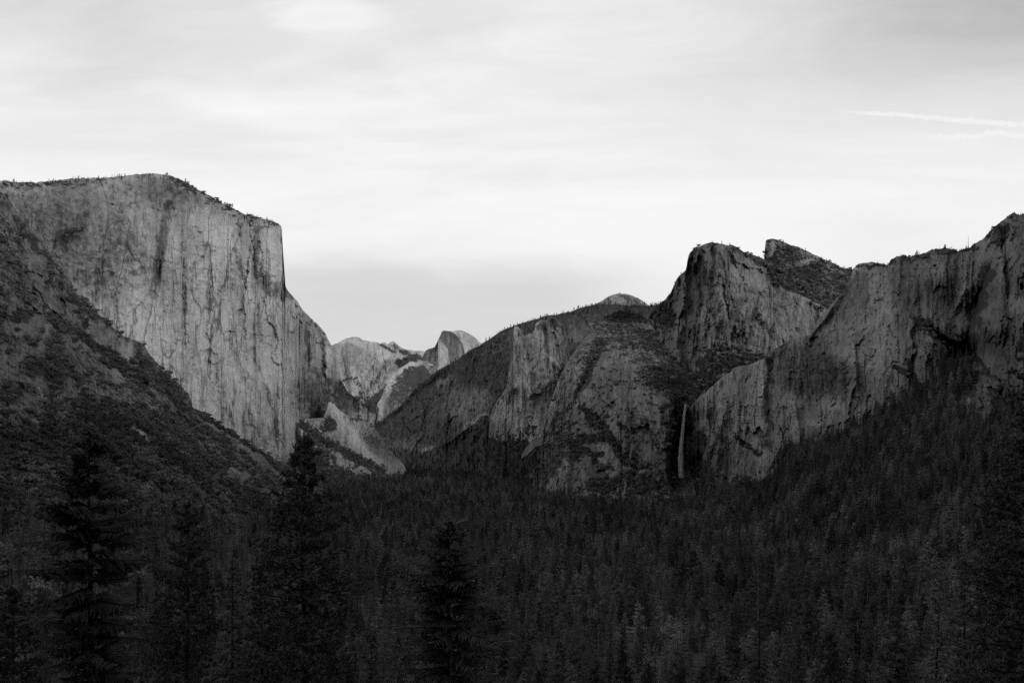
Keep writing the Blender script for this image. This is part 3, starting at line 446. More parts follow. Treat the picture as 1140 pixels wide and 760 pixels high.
# --- stained wall on the right
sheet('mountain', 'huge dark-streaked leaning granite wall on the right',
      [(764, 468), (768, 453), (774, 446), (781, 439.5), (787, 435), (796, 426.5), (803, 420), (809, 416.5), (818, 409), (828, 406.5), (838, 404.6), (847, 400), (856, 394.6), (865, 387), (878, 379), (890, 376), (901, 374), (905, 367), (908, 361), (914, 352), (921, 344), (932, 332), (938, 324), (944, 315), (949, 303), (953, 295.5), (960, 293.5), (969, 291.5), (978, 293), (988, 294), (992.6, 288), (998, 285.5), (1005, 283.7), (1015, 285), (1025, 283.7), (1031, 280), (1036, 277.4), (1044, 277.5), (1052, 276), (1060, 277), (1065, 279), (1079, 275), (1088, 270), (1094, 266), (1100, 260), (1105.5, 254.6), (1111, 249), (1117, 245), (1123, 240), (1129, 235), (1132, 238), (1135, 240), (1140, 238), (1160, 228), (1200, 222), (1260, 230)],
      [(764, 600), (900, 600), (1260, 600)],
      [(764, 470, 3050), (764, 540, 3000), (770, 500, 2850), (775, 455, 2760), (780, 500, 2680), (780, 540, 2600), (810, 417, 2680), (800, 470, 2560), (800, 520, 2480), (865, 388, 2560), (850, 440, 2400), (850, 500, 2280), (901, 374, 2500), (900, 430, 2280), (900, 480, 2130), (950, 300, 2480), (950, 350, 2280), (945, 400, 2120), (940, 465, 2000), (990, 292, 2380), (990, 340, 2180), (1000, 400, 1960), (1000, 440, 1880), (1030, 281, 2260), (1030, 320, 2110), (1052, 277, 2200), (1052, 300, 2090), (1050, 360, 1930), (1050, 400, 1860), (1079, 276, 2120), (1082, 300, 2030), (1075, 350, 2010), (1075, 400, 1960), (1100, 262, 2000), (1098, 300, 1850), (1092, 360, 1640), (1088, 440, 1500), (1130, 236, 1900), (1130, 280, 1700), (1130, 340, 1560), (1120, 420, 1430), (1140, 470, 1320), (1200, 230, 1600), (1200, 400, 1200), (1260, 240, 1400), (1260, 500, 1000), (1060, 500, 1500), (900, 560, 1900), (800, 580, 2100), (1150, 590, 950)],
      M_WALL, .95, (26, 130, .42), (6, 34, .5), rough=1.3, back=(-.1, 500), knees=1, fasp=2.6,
      creases=[([(857, 395), (855, 440), (857, 495)], 7, 30), ([(1020, 340), (1045, 375), (1075, 400)], 7, 45), ([(1100, 300), (1085, 340), (1072, 400)], 12, 110), ([(950, 300), (925, 345), (902, 376)], 6, -40), ([(880, 378), (930, 395), (985, 415)], 4, -7), ([(1005, 290), (1002, 340)], 5, 35), ([(1075, 320), (1060, 350)], 6, -30), ([(808, 450), (800, 500), (795, 540)], 6, -50), ([(786, 490), (778, 520)], 8, 50), ([(828, 430), (830, 500)], 6, -25)],
      vegbase=.12,
      veg=[('s', [(990, 291), (1005, 288), (1025, 287), (1040, 281), (1060, 280), (1085, 276)], 4.5, .62), ('s', [(955, 297), (985, 296)], 2.5, .6), ('e', 1115, 262, 26, 18, -40, .62), ('s', [(1022, 357), (1038, 370), (1055, 382), (1068, 395)], 5, .95), ('e', 1068, 392, 16, 14, 0, .98), ('e', 1075, 415, 14, 24, 0, 1.), ('s', [(996, 410), (1006, 414), (1016, 418)], 3, 1.), ('e', 1096, 412, 3, 3, 0, .9), ('e', 1120, 440, 26, 14, 0, .7), ('e', 1130, 300, 20, 24, 0, .42), ('s', [(1088, 398), (1100, 416), (1120, 424)], 3, .75), ('e', 1138, 385, 6, 10, 0, .9), ('e', 770, 500, 5, 40, 0, .5), ('e', 779, 490, 8, 8, 0, .9), ('s', [(803, 478), (796, 495), (786, 520)], 4, .7), ('s', [(818, 485), (835, 500), (845, 505)], 3, .85), ('e', 785, 526, 26, 9, 0, .85), ('e', 815, 550, 50, 15, -14, 1.), ('e', 780, 545, 40, 16, 0, 1.), ('s', [(840, 400), (858, 392), (880, 379)], 2, .45)],
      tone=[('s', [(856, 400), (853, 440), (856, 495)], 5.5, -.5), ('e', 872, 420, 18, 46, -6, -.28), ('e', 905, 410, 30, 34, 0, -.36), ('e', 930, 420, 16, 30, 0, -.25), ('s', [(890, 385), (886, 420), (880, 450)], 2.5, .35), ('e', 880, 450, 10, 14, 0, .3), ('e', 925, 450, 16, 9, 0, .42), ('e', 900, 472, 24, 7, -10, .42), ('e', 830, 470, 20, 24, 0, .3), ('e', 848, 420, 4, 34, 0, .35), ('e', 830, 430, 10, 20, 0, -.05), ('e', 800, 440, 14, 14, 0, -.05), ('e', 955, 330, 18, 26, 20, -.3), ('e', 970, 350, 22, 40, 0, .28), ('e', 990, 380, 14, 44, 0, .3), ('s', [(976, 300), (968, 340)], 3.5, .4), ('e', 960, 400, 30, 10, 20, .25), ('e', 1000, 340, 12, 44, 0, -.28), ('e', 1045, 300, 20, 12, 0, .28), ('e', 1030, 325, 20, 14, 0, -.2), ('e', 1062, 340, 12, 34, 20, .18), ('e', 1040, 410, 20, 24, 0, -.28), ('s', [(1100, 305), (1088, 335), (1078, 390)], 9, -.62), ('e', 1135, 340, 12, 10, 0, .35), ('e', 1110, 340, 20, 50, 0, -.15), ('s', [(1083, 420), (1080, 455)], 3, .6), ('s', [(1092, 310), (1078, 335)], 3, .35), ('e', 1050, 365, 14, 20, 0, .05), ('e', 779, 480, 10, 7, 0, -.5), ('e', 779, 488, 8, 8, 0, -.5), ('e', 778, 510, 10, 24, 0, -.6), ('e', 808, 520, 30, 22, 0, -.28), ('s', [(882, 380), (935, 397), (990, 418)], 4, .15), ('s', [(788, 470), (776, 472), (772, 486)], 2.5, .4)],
      rim=(.9, 6, 16, 950, 1200), bushes=(.004, 3.5, 8, .5), trees=(.006, 16, 28, .9), warp=3)
# --- wooded slope under it
sheet('hillside', 'dark densely wooded slope rising on the right',
      [(770, 560), (800, 540), (820, 532), (850, 512), (880, 500), (905, 492), (930, 484), (945, 476), (960, 472), (985, 455), (1010, 440), (1030, 425), (1050, 412), (1066, 404), (1078, 402), (1082, 440), (1095, 462), (1115, 466), (1140, 458), (1170, 440), (1260, 420)],
      [(770, 830), (1260, 830)],
      [(775, 560, 2750), (800, 540, 2650), (850, 512, 2300), (905, 492, 2080), (945, 476, 1960), (1010, 440, 1800), (1066, 405, 1760), (1090, 462, 1480), (1140, 460, 1310), (1260, 430, 1000), (850, 560, 1980), (900, 560, 1600), (950, 540, 1500), (1000, 500, 1500), (1000, 560, 1250), (1070, 560, 1080), (1140, 560, 960), (1260, 560, 760), (800, 600, 1800), (850, 620, 1400), (900, 640, 1150), (1000, 640, 900), (1000, 700, 720), (1070, 700, 620), (1140, 700, 560), (1140, 640, 700), (1260, 700, 450), (900, 700, 830), (850, 700, 860), (800, 700, 880), (800, 820, 560), (1000, 820, 490), (1260, 820, 360)],
      M_HILL, 1.6, (16, 160, 1), (3, 40, 1), rough=1, back=(-.2, 120), vegbase=1.,
      veg=[('s', [(1000, 466), (985, 486), (978, 494)], 4, 0.), ('s', [(962, 500), (974, 498)], 2, 0.)], trees=(.0125, 15, 31, .5), warp=3)

# ------------------------------------------------------------------ valley floor, the hill the viewpoint stands on, and an unseen rise behind it
def ground_z(x, y):
    r = np.hypot(x*.35, np.maximum(y, 0))
    hill = np.interp(r, [0, 110, 460, 640, 20000], [138.3, 96, -2, -4, -4])
    hill = hill + 40*smooth(60, 500, x)*smooth(500, 100, y)*0
    up = np.where(y < 0, np.minimum(-y*.52, 620), 0) + smooth(0, -600, y)*60*fbm(x/500, y/500, x*0, 4)  # unseen hill behind the viewer, added to shade the valley
    side = smooth(300, 1500, x - np.maximum(y, 0)*.62)*520 + smooth(900, 2600, -x - np.maximum(y, 0)*.6)*420
    far = np.clip((y-5200)/9000, 0, 1)*60
    base = 3*fbm(x/220, y/220, x*0, 4)*smooth(300, 900, y)
    return np.maximum(hill, -2) + up*1. + side*smooth(5200, 2500, np.hypot(x, y)) + far + base
gy = np.concatenate([np.arange(-2600, -200, 120), np.arange(-200, 700, 12), np.arange(700, 6500, 40), np.arange(6500, 30001, 600)])
gu = np.concatenate([np.linspace(-1, 1, 241)**3*.75 + np.linspace(-1, 1, 241)*.25]); gx = gu*9000
GXX, GYY = np.meshgrid(gx, gy)
GZZ = ground_z(GXX, GYY)
GZZ = np.where((np.hypot(GXX, GYY) < 40), np.minimum(GZZ, 138.4), GZZ)
gi = np.arange(GXX.size).reshape(GXX.shape)
gf = np.stack([gi[:-1, :-1], gi[:-1, 1:], gi[1:, 1:], gi[1:, :-1]], -1).reshape(-1, 4)
tag(link('ground', mesh_np('ground', np.stack([GXX, GYY, GZZ], -1).reshape(-1, 3), gf, M_SOIL, None, True)), 'forest floor of the valley', None, None, 'structure')

# ------------------------------------------------------------------ trees
def tube(V, Fc, pts, rad, n=5):
    """adds a tapered tube of quads"""
    pts = np.array(pts, float); b = len(V)
    for i, p in enumerate(pts):
        t = pts[min(i+1, len(pts)-1)] - pts[max(i-1, 0)]; t = t/(np.linalg.norm(t)+1e-9)
        a = np.cross(t, (0.3, .9, .1) if abs(t[2]) > .8 else (0, 0, 1)); a /= np.linalg.norm(a); c = np.cross(t, a)
        for k in range(n):
            an = 2*math.pi*k/n; V.append(p + rad[i]*(a*math.cos(an)+c*math.sin(an)))
    for i in range(len(pts)-1):
        for k in range(n):
            Fc.append((b+i*n+k, b+i*n+(k+1) % n, b+(i+1)*n+(k+1) % n, b+(i+1)*n+k))
def conifer(name, H, R, seed, whorls, perw, stations, form='fir', bare=.12, tuft=.5, gap=.1, leaf=None, bark=None, limbs=True, lean=0., wide=1.05, spray=.34, nt=11, pad=0.):
    """trunk mesh (with limbs) and crown mesh of a conifer H high; fir: flat drooping sprays, pine: separate needle tufts, slim: short sprays"""
    r = np.random.RandomState(seed)
    tv, tf, cv, cf = [], [], [], []
    zz = np.linspace(0, 1, 9); sway = np.cumsum(r.normal(0, .004*H, (9, 2)), 0)*zz[:, None]
    spine = np.stack([sway[:, 0]+lean*zz*H, sway[:, 1], zz*H], -1)
    tube(tv, tf, spine, [H*.0125*(1-.93*q)+.03 for q in zz], 7)
    def tri(a, b, c): i = len(cv); cv.extend([a, b, c]); cf.append((i, i+1, i+2))
    for w in range(whorls):
        t = bare + (1-bare)*((w+r.rand()*.7)/whorls)
        if t > .992: continue
        t00 = t
        if form == 'fir': prof = min(1, ((1-t)*wide)**.72)*min(1, .55+t*2)
        elif form == 'pine': prof = min(1, ((1-t)*wide)**.8)*.96+.04
        else: prof = (1-t)**.75*.95+.04
        sect = r.rand(3)*6.28
        for k in range(perw):
            if r.rand() < gap: continue
            t = min(.992, max(bare, t00 + r.normal(0, .55)*(1-bare)/whorls))
            az = 2*math.pi*(k+r.rand()*.8)/perw + w*2.4
            L = R*prof*(.72+.45*r.rand())*(1+.16*math.sin(az*2+sect[0]))
            L *= 1+(.18 if spray < .25 else .35)*perlin(np.array([math.cos(az)*1.1+seed]), np.array([math.sin(az)*1.1]), np.array([t*9.]))[0]*1.6
            if r.rand() < .12: L *= .55
            z0 = t*H; base = np.array([np.interp(z0, spine[:, 2], spine[:, 0]), np.interp(z0, spine[:, 2], spine[:, 1]), z0])
            up = {'fir': .45*t**3+.02, 'pine': .65*t-.1, 'slim': -.1+.3*t}[form] + r.normal(0, .08)
            droop = {'fir': .28, 'pine': .20, 'slim': .35}[form]
            d = np.array([math.cos(az), math.sin(az), 0.]); side = np.array([-d[1], d[0], 0.])
            bend = r.normal(0, .12)
            def at(s): return base + d*L*s + side*bend*L*s*s + np.array([0, 0, L*(up*s - droop*s*s + (.16*s**4 if form == 'fir' else .12*s**3))])
            if limbs and L > .8:
                ss = [0, .35, .7, .97]; tube(tv, tf, [at(q) for q in ss], [L*.014+.02, L*.011+.012, L*.007+.01, .008], 3)
            if form in ('fir', 'slim'):
                for q in range(stations):
                    s = (q+.6)/stations*(.96 if form == 'fir' else .92)+.06; p = at(min(s, 1.)); nx = at(min(1.02, s+.12))
                    ln = (L*spray*((1-s)+.38)+pad)*(.7+.6*r.rand()); tng = nx-p; tng /= np.linalg.norm(tng)+1e-9
                    for sg in (-1, 1):
                        e = p + side*sg*ln*.85 + tng*ln*.75 + np.array([0, 0, -ln*(.15+.3*r.rand())])
                        wv = tng*ln*.28; tri(p-wv*.4, p+wv+np.array([0, 0, .05*ln]), e)
                        m = p*.45+e*.55 + np.array([0, 0, r.normal(0, .08)*ln]); tri(m-wv*.7, m+wv*.7, m + (e-p)*.35+np.array([0, 0, -.35*ln]))
                    if r.rand() < .6: tri(p-side*ln*.2, p+side*ln*.2, p + tng*ln*.7+np.array([0, 0, ln*.28]))
                tip = at(1.0); tri(tip-side*L*.05, tip+side*L*.05, tip+d*L*.16)
            else:
                nt_ = max(2, int(stations*(.4+prof)))
                for q in range(nt_):
                    s = 1 - .72*(q/nt_)**1.1 if q else 1.; c = at(s)
                    if q: c = c + side*r.normal(0, .20)*L + np.array([0, 0, r.normal(.05, .07)*L])
                    tr = tuft*(.7+.6*r.rand())
                    if q and limbs: tube(tv, tf, [at(max(0, s-.15)), c], [.025, .012], 3)
                    for j in range(nt):
                        v = r.normal(size=3); v[2] += .35; v /= np.linalg.norm(v); u = np.cross(v, r.normal(size=3)); u /= np.linalg.norm(u)+1e-9
                        tri(c-u*tr*.2, c+u*tr*.2, c+v*tr*(.7+.5*r.rand())); 
                        if j % 2: tri(c+v*tr*.35-u*tr*.22, c+v*tr*.35+u*tr*.22, c+v*tr*.2+u*tr*.05+np.cross(u, v)*tr*.6)
    tp = spine[-1]
    for j in range(5):
        a = r.rand()*6.28; tri(tp+np.array([0, 0, -.06*H]), tp+np.array([math.cos(a)*.012*H, math.sin(a)*.012*H, -.045*H]), tp+np.array([0, 0, .006*H]))
    return mesh_np(name+'_trunk', tv, tf, bark, None, True), mesh_np(name+'_crown', cv, cf, leaf)
def snag(name, H, seed, bark, nb=16):
    r = np.random.RandomState(seed); tv, tf = [], []
    zz = np.linspace(0, 1, 7); sp = np.stack([np.cumsum(r.normal(0, .006*H, 7))*zz, zz*0, zz*H], -1)
    tube(tv, tf, sp, [H*.011*(1-.8*q)+.05 for q in zz], 6)
    bv, bf = [], []
    for k in range(nb):
        t = .35+.62*r.rand(); a = r.rand()*6.28; L = H*(.14*(1-t)+.03)*(.6+r.rand()); p = np.array([np.interp(t, zz, sp[:, 0]), 0, t*H])
        d = np.array([math.cos(a), math.sin(a), 0]); tube(bv, bf, [p, p+d*L*.5+np.array([0, 0, -.02*L]), p+d*L+np.array([0, 0, -.2*L])], [.09, .06, .02], 3)
    return mesh_np(name+'_trunk', tv, tf, bark), mesh_np(name+'_limbs', bv, bf, bark)
def shrub_mesh(name, seed, mat, n=300, R=.5):
    """unit shrub: many leaf-sized faces in a few lobes"""
    r = np.random.RandomState(seed); cv, cf = [], []
    lobes = [(r.normal(0, .2, 2).tolist()+[.16+.34*r.rand()], .14+.16*r.rand()) for _ in range(11)]
    lobes = [([c[0]*1.35, c[1]*1.35, c[2]], q) for c, q in lobes]
    for k in range(n):
        c, q = lobes[k % 11]; v = r.normal(size=3); v[2] = abs(v[2])*.9-.15; v /= np.linalg.norm(v)
        p = np.array(c)+v*q*(.75+.35*r.rand()); u = np.cross(v, r.normal(size=3)); u /= np.linalg.norm(u)+1e-9; w = np.cross(v, u); s = .065*(.6+.9*r.rand())
        w = w*.8+v*.45*r.normal(); i = len(cv); cv.extend([p-u*s-w*s*.6, p+u*s-w*s*.6, p+u*s*.6+w*s, p-u*s*.6+w*s]); cf.append((i, i+1, i+2, i+3))
    return mesh_np(name, cv, cf, mat)

M_NEEDLE = leaf_material('needles', .042, .19)
M_NEAR = leaf_material('near_needles', .048, .07, .8)
M_NEARM = leaf_material('near_needles_mid', .05, .09, .8)
M_BRUSH = leaf_material('brush_leaves', .08, .19, .3)
M_BARK = bark_material('bark', .07)
M_BARKD = bark_material('dark_bark', .03)
M_SNAG = bark_material('weathered_wood', .13)

PROTO = []     # forest kinds: (trunk, crown, height)
specs = [('fir', 30, 4.6, 24, 6, 4, 'fir', .06), ('fir', 30, 3.7, 26, 6, 4, 'fir', .05), ('slim', 30, 2.9, 28, 6, 3, 'slim', .08), ('pine', 30, 5.0, 20, 5, 4, 'pine', .18), ('fir', 30, 5.6, 22, 7, 4, 'fir', .08)]
for i, (nm, H, R, wh, pw, stn, form, bare) in enumerate(specs):
    PROTO.append(conifer('forest_%s' % nm, H, R, 50+i, wh, pw, stn, form, bare, 1.25, .16, M_NEEDLE, M_BARK, limbs=False, wide=(1.5, 1.2, 1, 1.9, 1.8)[i]) + (H,))
def broadleaf(name, H, R, seed, leaf, bark):
    r = np.random.RandomState(seed); tv, tf, cv, cf = [], [], [], []
    tube(tv, tf, [(0, 0, 0), (.2, .1, H*.3), (.1, .3, H*.6), (.3, 0, H*.85)], [.4, .3, .2, .05], 6)
    lobes = []
    for k in range(13):
        a = r.rand()*6.28; q = math.sqrt(r.rand())*.62*R; z = H*(.38+.5*r.rand()); q *= 1-max(0, z/H-.6)*1.2
        c = np.array([math.cos(a)*q, math.sin(a)*q, z]); lobes.append((c, R*(.30+.22*r.rand()))); tube(tv, tf, [(.1, .1, H*.3), c*.6+np.array([0, 0, H*.12]), c], [.16, .1, .04], 3)
    for k in range(900):
        c, q = lobes[k % 13]; v = r.normal(size=3); v /= np.linalg.norm(v); p = c+v*q*(.55+.5*r.rand())*np.array([1, 1, 1.15]); u = np.cross(v, r.normal(size=3)); u /= np.linalg.norm(u); w = np.cross(v, u)*.8+v*.5*r.normal(); s_ = .55*(.6+.8*r.rand())
        i = len(cv); cv.extend([p-u*s_, p+u*s_, p+w*s_*1.3]); cf.append((i, i+1, i+2))
    return mesh_np(name+'_trunk', tv, tf, bark, None, True), mesh_np(name+'_crown', cv, cf, leaf)
M_BROAD = leaf_material('broad_leaves', .07, .19)
PROTO.append(broadleaf('broadleaf', 20, 5.2, 77, M_BROAD, M_BARK) + (20,)); PROTO.append(broadleaf('broadleaf', 22, 4.4, 78, M_BROAD, M_BARK) + (22,))
M_GREYT = bark_material('bare_grey_wood', .16)
_sp = snag('bare_forest_tree', 26, 93, M_GREYT, 46); PROTO.append(_sp + (26,))
SNAGP = [snag('bare_tree', 30, 91, M_SNAG, 14), snag('bare_tree', 30, 92, M_SNAG, 22)]
BRUSHP = [shrub_mesh('shrub_leaves', 200+i, M_BRUSH) for i in range(3)]

def tree_thing(name, meshes, loc, rz, sc, label, cat, group=None, parts=('trunk', 'crown')):
    e = link(name, None, None, loc, rz, sc); e.empty_display_size = .5
    for nm, me in zip(parts, meshes): link(nm, me, e)
    return tag(e, label, cat, group)

# valley floor forest points
def in_view(x, y, m=60): return np.abs(x) < y*.475+m
cand = []
for (d0, d1, dens) in ((230, 900, 1/95.), (900, 2000, 1/115.), (2000, 3600, 1/150.), (3600, 6600, 1/300.)):
    A = (d1-d0)*2*(d1*.475+80); n = int(A*dens)
    x = RS.uniform(-(d1*.475+80), d1*.475+80, n); y = RS.uniform(d0, d1, n)
    k = in_view(x, y); x, y = x[k], y[k]
    c = fbm(x/110, y/110, x*0+4, 3); k = c > -.75 + .0*x; x, y, c = x[k], y[k], c[k]
    cand.append(np.stack([x, y, ground_z(x, y), RS.uniform(17, 30, len(x)) + 5*c], -1))
cand = np.concatenate(cand)
# small clearings in the valley floor forest
for (px, py, D, rr) in ((655, 612, 1430, 34), (735, 548, 3050, 90), (560, 560, 2500, 60), (480, 640, 1150, 20)):
    X = (px-CX)/F*D; k = np.hypot(cand[:, 0]-X, (cand[:, 1]-D)*.6) > rr; cand = cand[k]
trees_p = [cand[:, :3]]; trees_h = [cand[:, 3]]; trees_src = [np.zeros(len(cand), int)]
bush_p, bush_h = [], []
for p, h, kind, src in SCATTER:
    if kind in ('tree', 'rim'): trees_p.append(p); trees_h.append(h); trees_src.append(np.full(len(p), 2 if kind == 'rim' else 1))
    else: bush_p.append(p); bush_h.append(h)
TP = np.concatenate(trees_p); TH = np.concatenate(trees_h); TS = np.concatenate(trees_src)
BP = np.concatenate(bush_p); BH = np.concatenate(bush_h)
k = (np.abs(TP[:, 0]) < TP[:, 1]*.5+60) & (TP[:, 2] > -6); TP, TH, TS = TP[k], TH[k], TS[k]
k = (np.abs(BP[:, 0]) < BP[:, 1]*.5+60); BP, BH = BP[k], BH[k]
# tall and short patches, a few giants
TH = TH*(1+.12*fbm(TP[:, 0]/90, TP[:, 1]/90, TP[:, 2]/90, 2)); TH = np.where(RS.rand(len(TH)) < .04, TH*1.28, TH)
TPX = CX+TP[:, 0]/TP[:, 1]*F; TPY = HY-(TP[:, 2]-CAMZ)/TP[:, 1]*F; TTOP = HY-(TP[:, 2]+TH-CAMZ)/TP[:, 1]*F
TK = RS.choice(7, len(TP), p=[.22, .22, .12, .13, .19, .07, .05])
TH = TH*RS.uniform(.72, 1.18, len(TH))
TK = np.where((TPX < 330) & (RS.rand(len(TP)) < .35), 2, TK)     # thin spindly trees on the left
TK = np.where(RS.rand(len(TP)) < np.where((TPX < 360) & (TPY > 520) & (TPY < 720), .34, .02), 7, TK)
TK = np.where(TS == 2, RS.choice([0, 3, 4], len(TP)), TK)
RZ = RS.uniform(0, 6.28, len(TP))
vis = np.minimum(TPY, 760)-np.maximum(TTOP, 0); vis[(TPX < 3) | (TPX > 1137) | (TP[:, 1] < 330)] = -1
order = np.argsort(-vis); chosen = []; taken = []
for i in order[:9000]:
    if len(chosen) >= 262: break
    if any(abs(TPX[i]-a) < 7.5 and abs(TTOP[i]-b) < 10 for a, b in taken): continue
    chosen.append(i); taken.append((TPX[i], TTOP[i]))
KN = {0: ('conifer_tree', 'dark full-crowned conifer'), 1: ('conifer_tree', 'dark narrow-crowned conifer'), 2: ('conifer_tree', 'thin spindly conifer'), 3: ('pine_tree', 'loose-crowned pine'), 4: ('conifer_tree', 'broad-skirted conifer'), 5: ('broadleaf_tree', 'rounded broadleaf tree'), 6: ('broadleaf_tree', 'tall rounded broadleaf tree'), 7: ('dead_tree', 'pale bare-branched slender tree')}
def zone(px):
    if px < 330: return 'in the forest rows left of the clumpy pine'
    if px < 495: return 'in the forest between clumpy pine and layered fir'
    if px < 700: return 'in the forest just right of the layered fir'
    if px < 850: return 'in the front forest rows below the waterfall'
    return 'in the front forest rows below the stained wall'
FIRST = {}
for i in chosen:
    kd = int(TK[i]); nm, lb = KN[kd]; s = TH[i]/30.
    e = tree_thing(nm, PROTO[kd][:2], tuple(TP[i]), RZ[i], s, lb+' '+zone(TPX[i]), 'tree', 'conifers in the front rows of the valley forest')
    FIRST.setdefault(kd, e)
mask = np.ones(len(TP), bool); mask[chosen] = False
FP, FH, FK, FR = TP[mask], TH[mask], TK[mask], RZ[mask]

def scatter_object(name, label, pts, hts, kinds, rots, sources, unit, mat):
    """one object of kind stuff whose points carry copies of the given trees or shrubs (geometry nodes)"""
    me = bpy.data.meshes.new(name); me.vertices.add(len(pts)); me.vertices.foreach_set('co', np.ascontiguousarray(pts, dtype=np.float32).ravel())
    for an, av in (('sc', hts/unit), ('rz', rots), ('kd', kinds)):
        at = me.attributes.new(an, 'FLOAT', 'POINT'); at.data.foreach_set('value', np.ascontiguousarray(av, dtype=np.float32))
    me.materials.append(mat)
    o = link(name, me); tag(o, label, None, None, 'stuff')
    ng = bpy.data.node_groups.new(name+'_growth', 'GeometryNodeTree')
    ng.interface.new_socket('Geometry', in_out='INPUT', socket_type='NodeSocketGeometry'); ng.interface.new_socket('Geometry', in_out='OUTPUT', socket_type='NodeSocketGeometry')
    N, Lk = ng.nodes, ng.links; gin = N.new('NodeGroupInput'); gout = N.new('NodeGroupOutput'); j = N.new('GeometryNodeJoinGeometry')
    def attr(n): a = N.new('GeometryNodeInputNamedAttribute'); a.data_type = 'FLOAT'; a.inputs['Name'].default_value = n; return a.outputs['Attribute']
    sc, rz, kd = attr('sc'), attr('rz'), attr('kd')
    cx = N.new('ShaderNodeCombineXYZ'); Lk.new(rz, cx.inputs[2])
    for q, objs in enumerate(sources):
        cmpn = N.new('FunctionNodeCompare'); cmpn.data_type = 'FLOAT'; cmpn.operation = 'EQUAL'; Lk.new(kd, cmpn.inputs[0]); cmpn.inputs[1].default_value = q; cmpn.inputs['Epsilon'].default_value = .1
        jj = N.new('GeometryNodeJoinGeometry')
        for ob in objs:
            oi = N.new('GeometryNodeObjectInfo'); oi.inputs[0].default_value = ob; oi.transform_space = 'ORIGINAL'; Lk.new(oi.outputs['Geometry'], jj.inputs[0])
        ip = N.new('GeometryNodeInstanceOnPoints'); Lk.new(gin.outputs[0], ip.inputs['Points']); Lk.new(cmpn.outputs[0], ip.inputs['Selection']); Lk.new(jj.outputs[0], ip.inputs['Instance'])
        Lk.new(cx.outputs[0], ip.inputs['Rotation']); Lk.new(sc, ip.inputs['Scale']); Lk.new(ip.outputs[0], j.inputs[0])
    Lk.new(j.outputs[0], gout.inputs[0])
    md = o.modifiers.new('growth', 'NODES'); md.node_group = ng
    return o
for kd in range(8):
    if kd not in FIRST:
        i = int(order[kd+400]); FIRST[kd] = tree_thing(KN[kd][0], PROTO[kd][:2], tuple(TP[i]), 0, TH[i]/30, KN[kd][1]+' '+zone(TPX[i]), 'tree', 'conifers in the front rows of the valley forest')
scatter_object('forest', 'dense dark conifer forest covering the valley floor and slopes', FP, FH, FK, FR, [[c for c in FIRST[kd].children] for kd in range(8)], 30., M_NEEDLE)

# shrubs: the largest on the near left slope one by one, the rest as brush
BV = BH/BP[:, 1]*F; bpx = CX+BP[:, 0]/BP[:, 1]*F; bpy_ = HY-(BP[:, 2]-CAMZ)/BP[:, 1]*F
bv = np.where((bpx > 2) & (bpx < 330) & (bpy_ < 640), BV, -1); bo = np.argsort(-bv)[:160]
BK = RS.choice(3, len(BP)); BR = RS.uniform(0, 6.28, len(BP)); sh_first = {}
for i in bo:
    o = link('shrub', BRUSHP[BK[i]], None, tuple(BP[i]-np.array([0, 0, .3])), BR[i], tuple(BH[i]*q for q in (1.35, 1.35, 1.)))
    tag(o, 'low rounded dark shrub on the brushy slope at the left', 'shrub', 'shrubs on the brushy left slope'); sh_first.setdefault(int(BK[i]), o)
m2 = np.ones(len(BP), bool); m2[bo] = False
scatter_object('brush', 'dark chaparral covering ledges and slopes', BP[m2]-np.array([0, 0, .4]), BH[m2]*1.3, BK[m2], BR[m2], [[sh_first[q]] for q in range(3)], 1., M_BRUSH)

# --- tall trees close to the viewpoint
def near(px, top, D, wpx, form, seed, label, name='pine_tree', whorls=34, perw=7, st=9, gap=.12, tuft=.55, leaf=M_NEAR, bare=.06, sink=2., lean=0., wide=2.):
    X = (px-CX)/F*D; zb = float(ground_z(np.array([X]), np.array([float(D)]))[0])-sink*.2; zt = CAMZ-(top-HY)/F*D; H = zt-zb
    R = wpx/2/F*D
    ms = conifer(name, H, R, seed, whorls, perw, st, form, bare, tuft, gap, leaf, M_BARKD, True, lean, wide, .19 if D < 250 else .26, 15, .26 if D < 250 else .3)
    return tree_thing(name, ms, (X, D, zb), 0, 1, label, 'tree')
near(335, 489, 112, 128, 'pine', 301, 'tall clumpy dark pine overlapping the foot of the pale monolith', 'pine_tree', 50, 7, 9, .30, .50, wide=3.)
near(496, 580, 135, 112, 'fir', 302, 'dark fir with layered drooping branches standing alone left of centre', 'fir_tree', 52, 7, 15, .26, wide=5.)
near(102, 480, 104, 114, 'fir', 303, 'wide dark tiered conifer standing at the far left foreground', 'fir_tree', 54, 7, 16, .26, wide=5.)
near(207, 560, 138, 84, 'pine', 304, 'slim dark pine between the wide tiered conifer and the clumpy pine', 'pine_tree', 42, 6, 8, .30, .5, wide=4.)
near(257, 622, 165, 62, 'fir', 305, 'small dim fir close left of the clumpy pine', 'fir_tree', 44, 6, 9, .2, leaf=M_NEARM)
near(412, 712, 190, 62, 'fir', 306, 'low dark fir tip at the bottom edge right of the clumpy pine', 'fir_tree', 44, 6, 9, .1)
near(18, 655, 150, 110, 'pine', 307, 'dark pine crown in the bottom left corner', 'pine_tree', 46, 7, 8, .1, .4)
near(293, 618, 150, 70, 'pine', 308, 'dark pine close behind the left side of the clumpy pine', 'pine_tree', 42, 6, 7, .2, .4)
near(1152, 372, 62, 150, 'pine', 309, 'black loose-branched pine filling the right edge', 'pine_tree', 70, 7, 9, .12, .26, bare=.02)
near(1125, 600, 95, 150, 'pine', 310, 'dark pine crown low beside the right edge', 'pine_tree', 52, 7, 8, .12, .36)
near(1000, 684, 330, 66, 'fir', 311, 'grey shaggy conifer top at the bottom right of the forest', 'conifer_tree', 40, 7, 9, .1, leaf=M_NEARM)
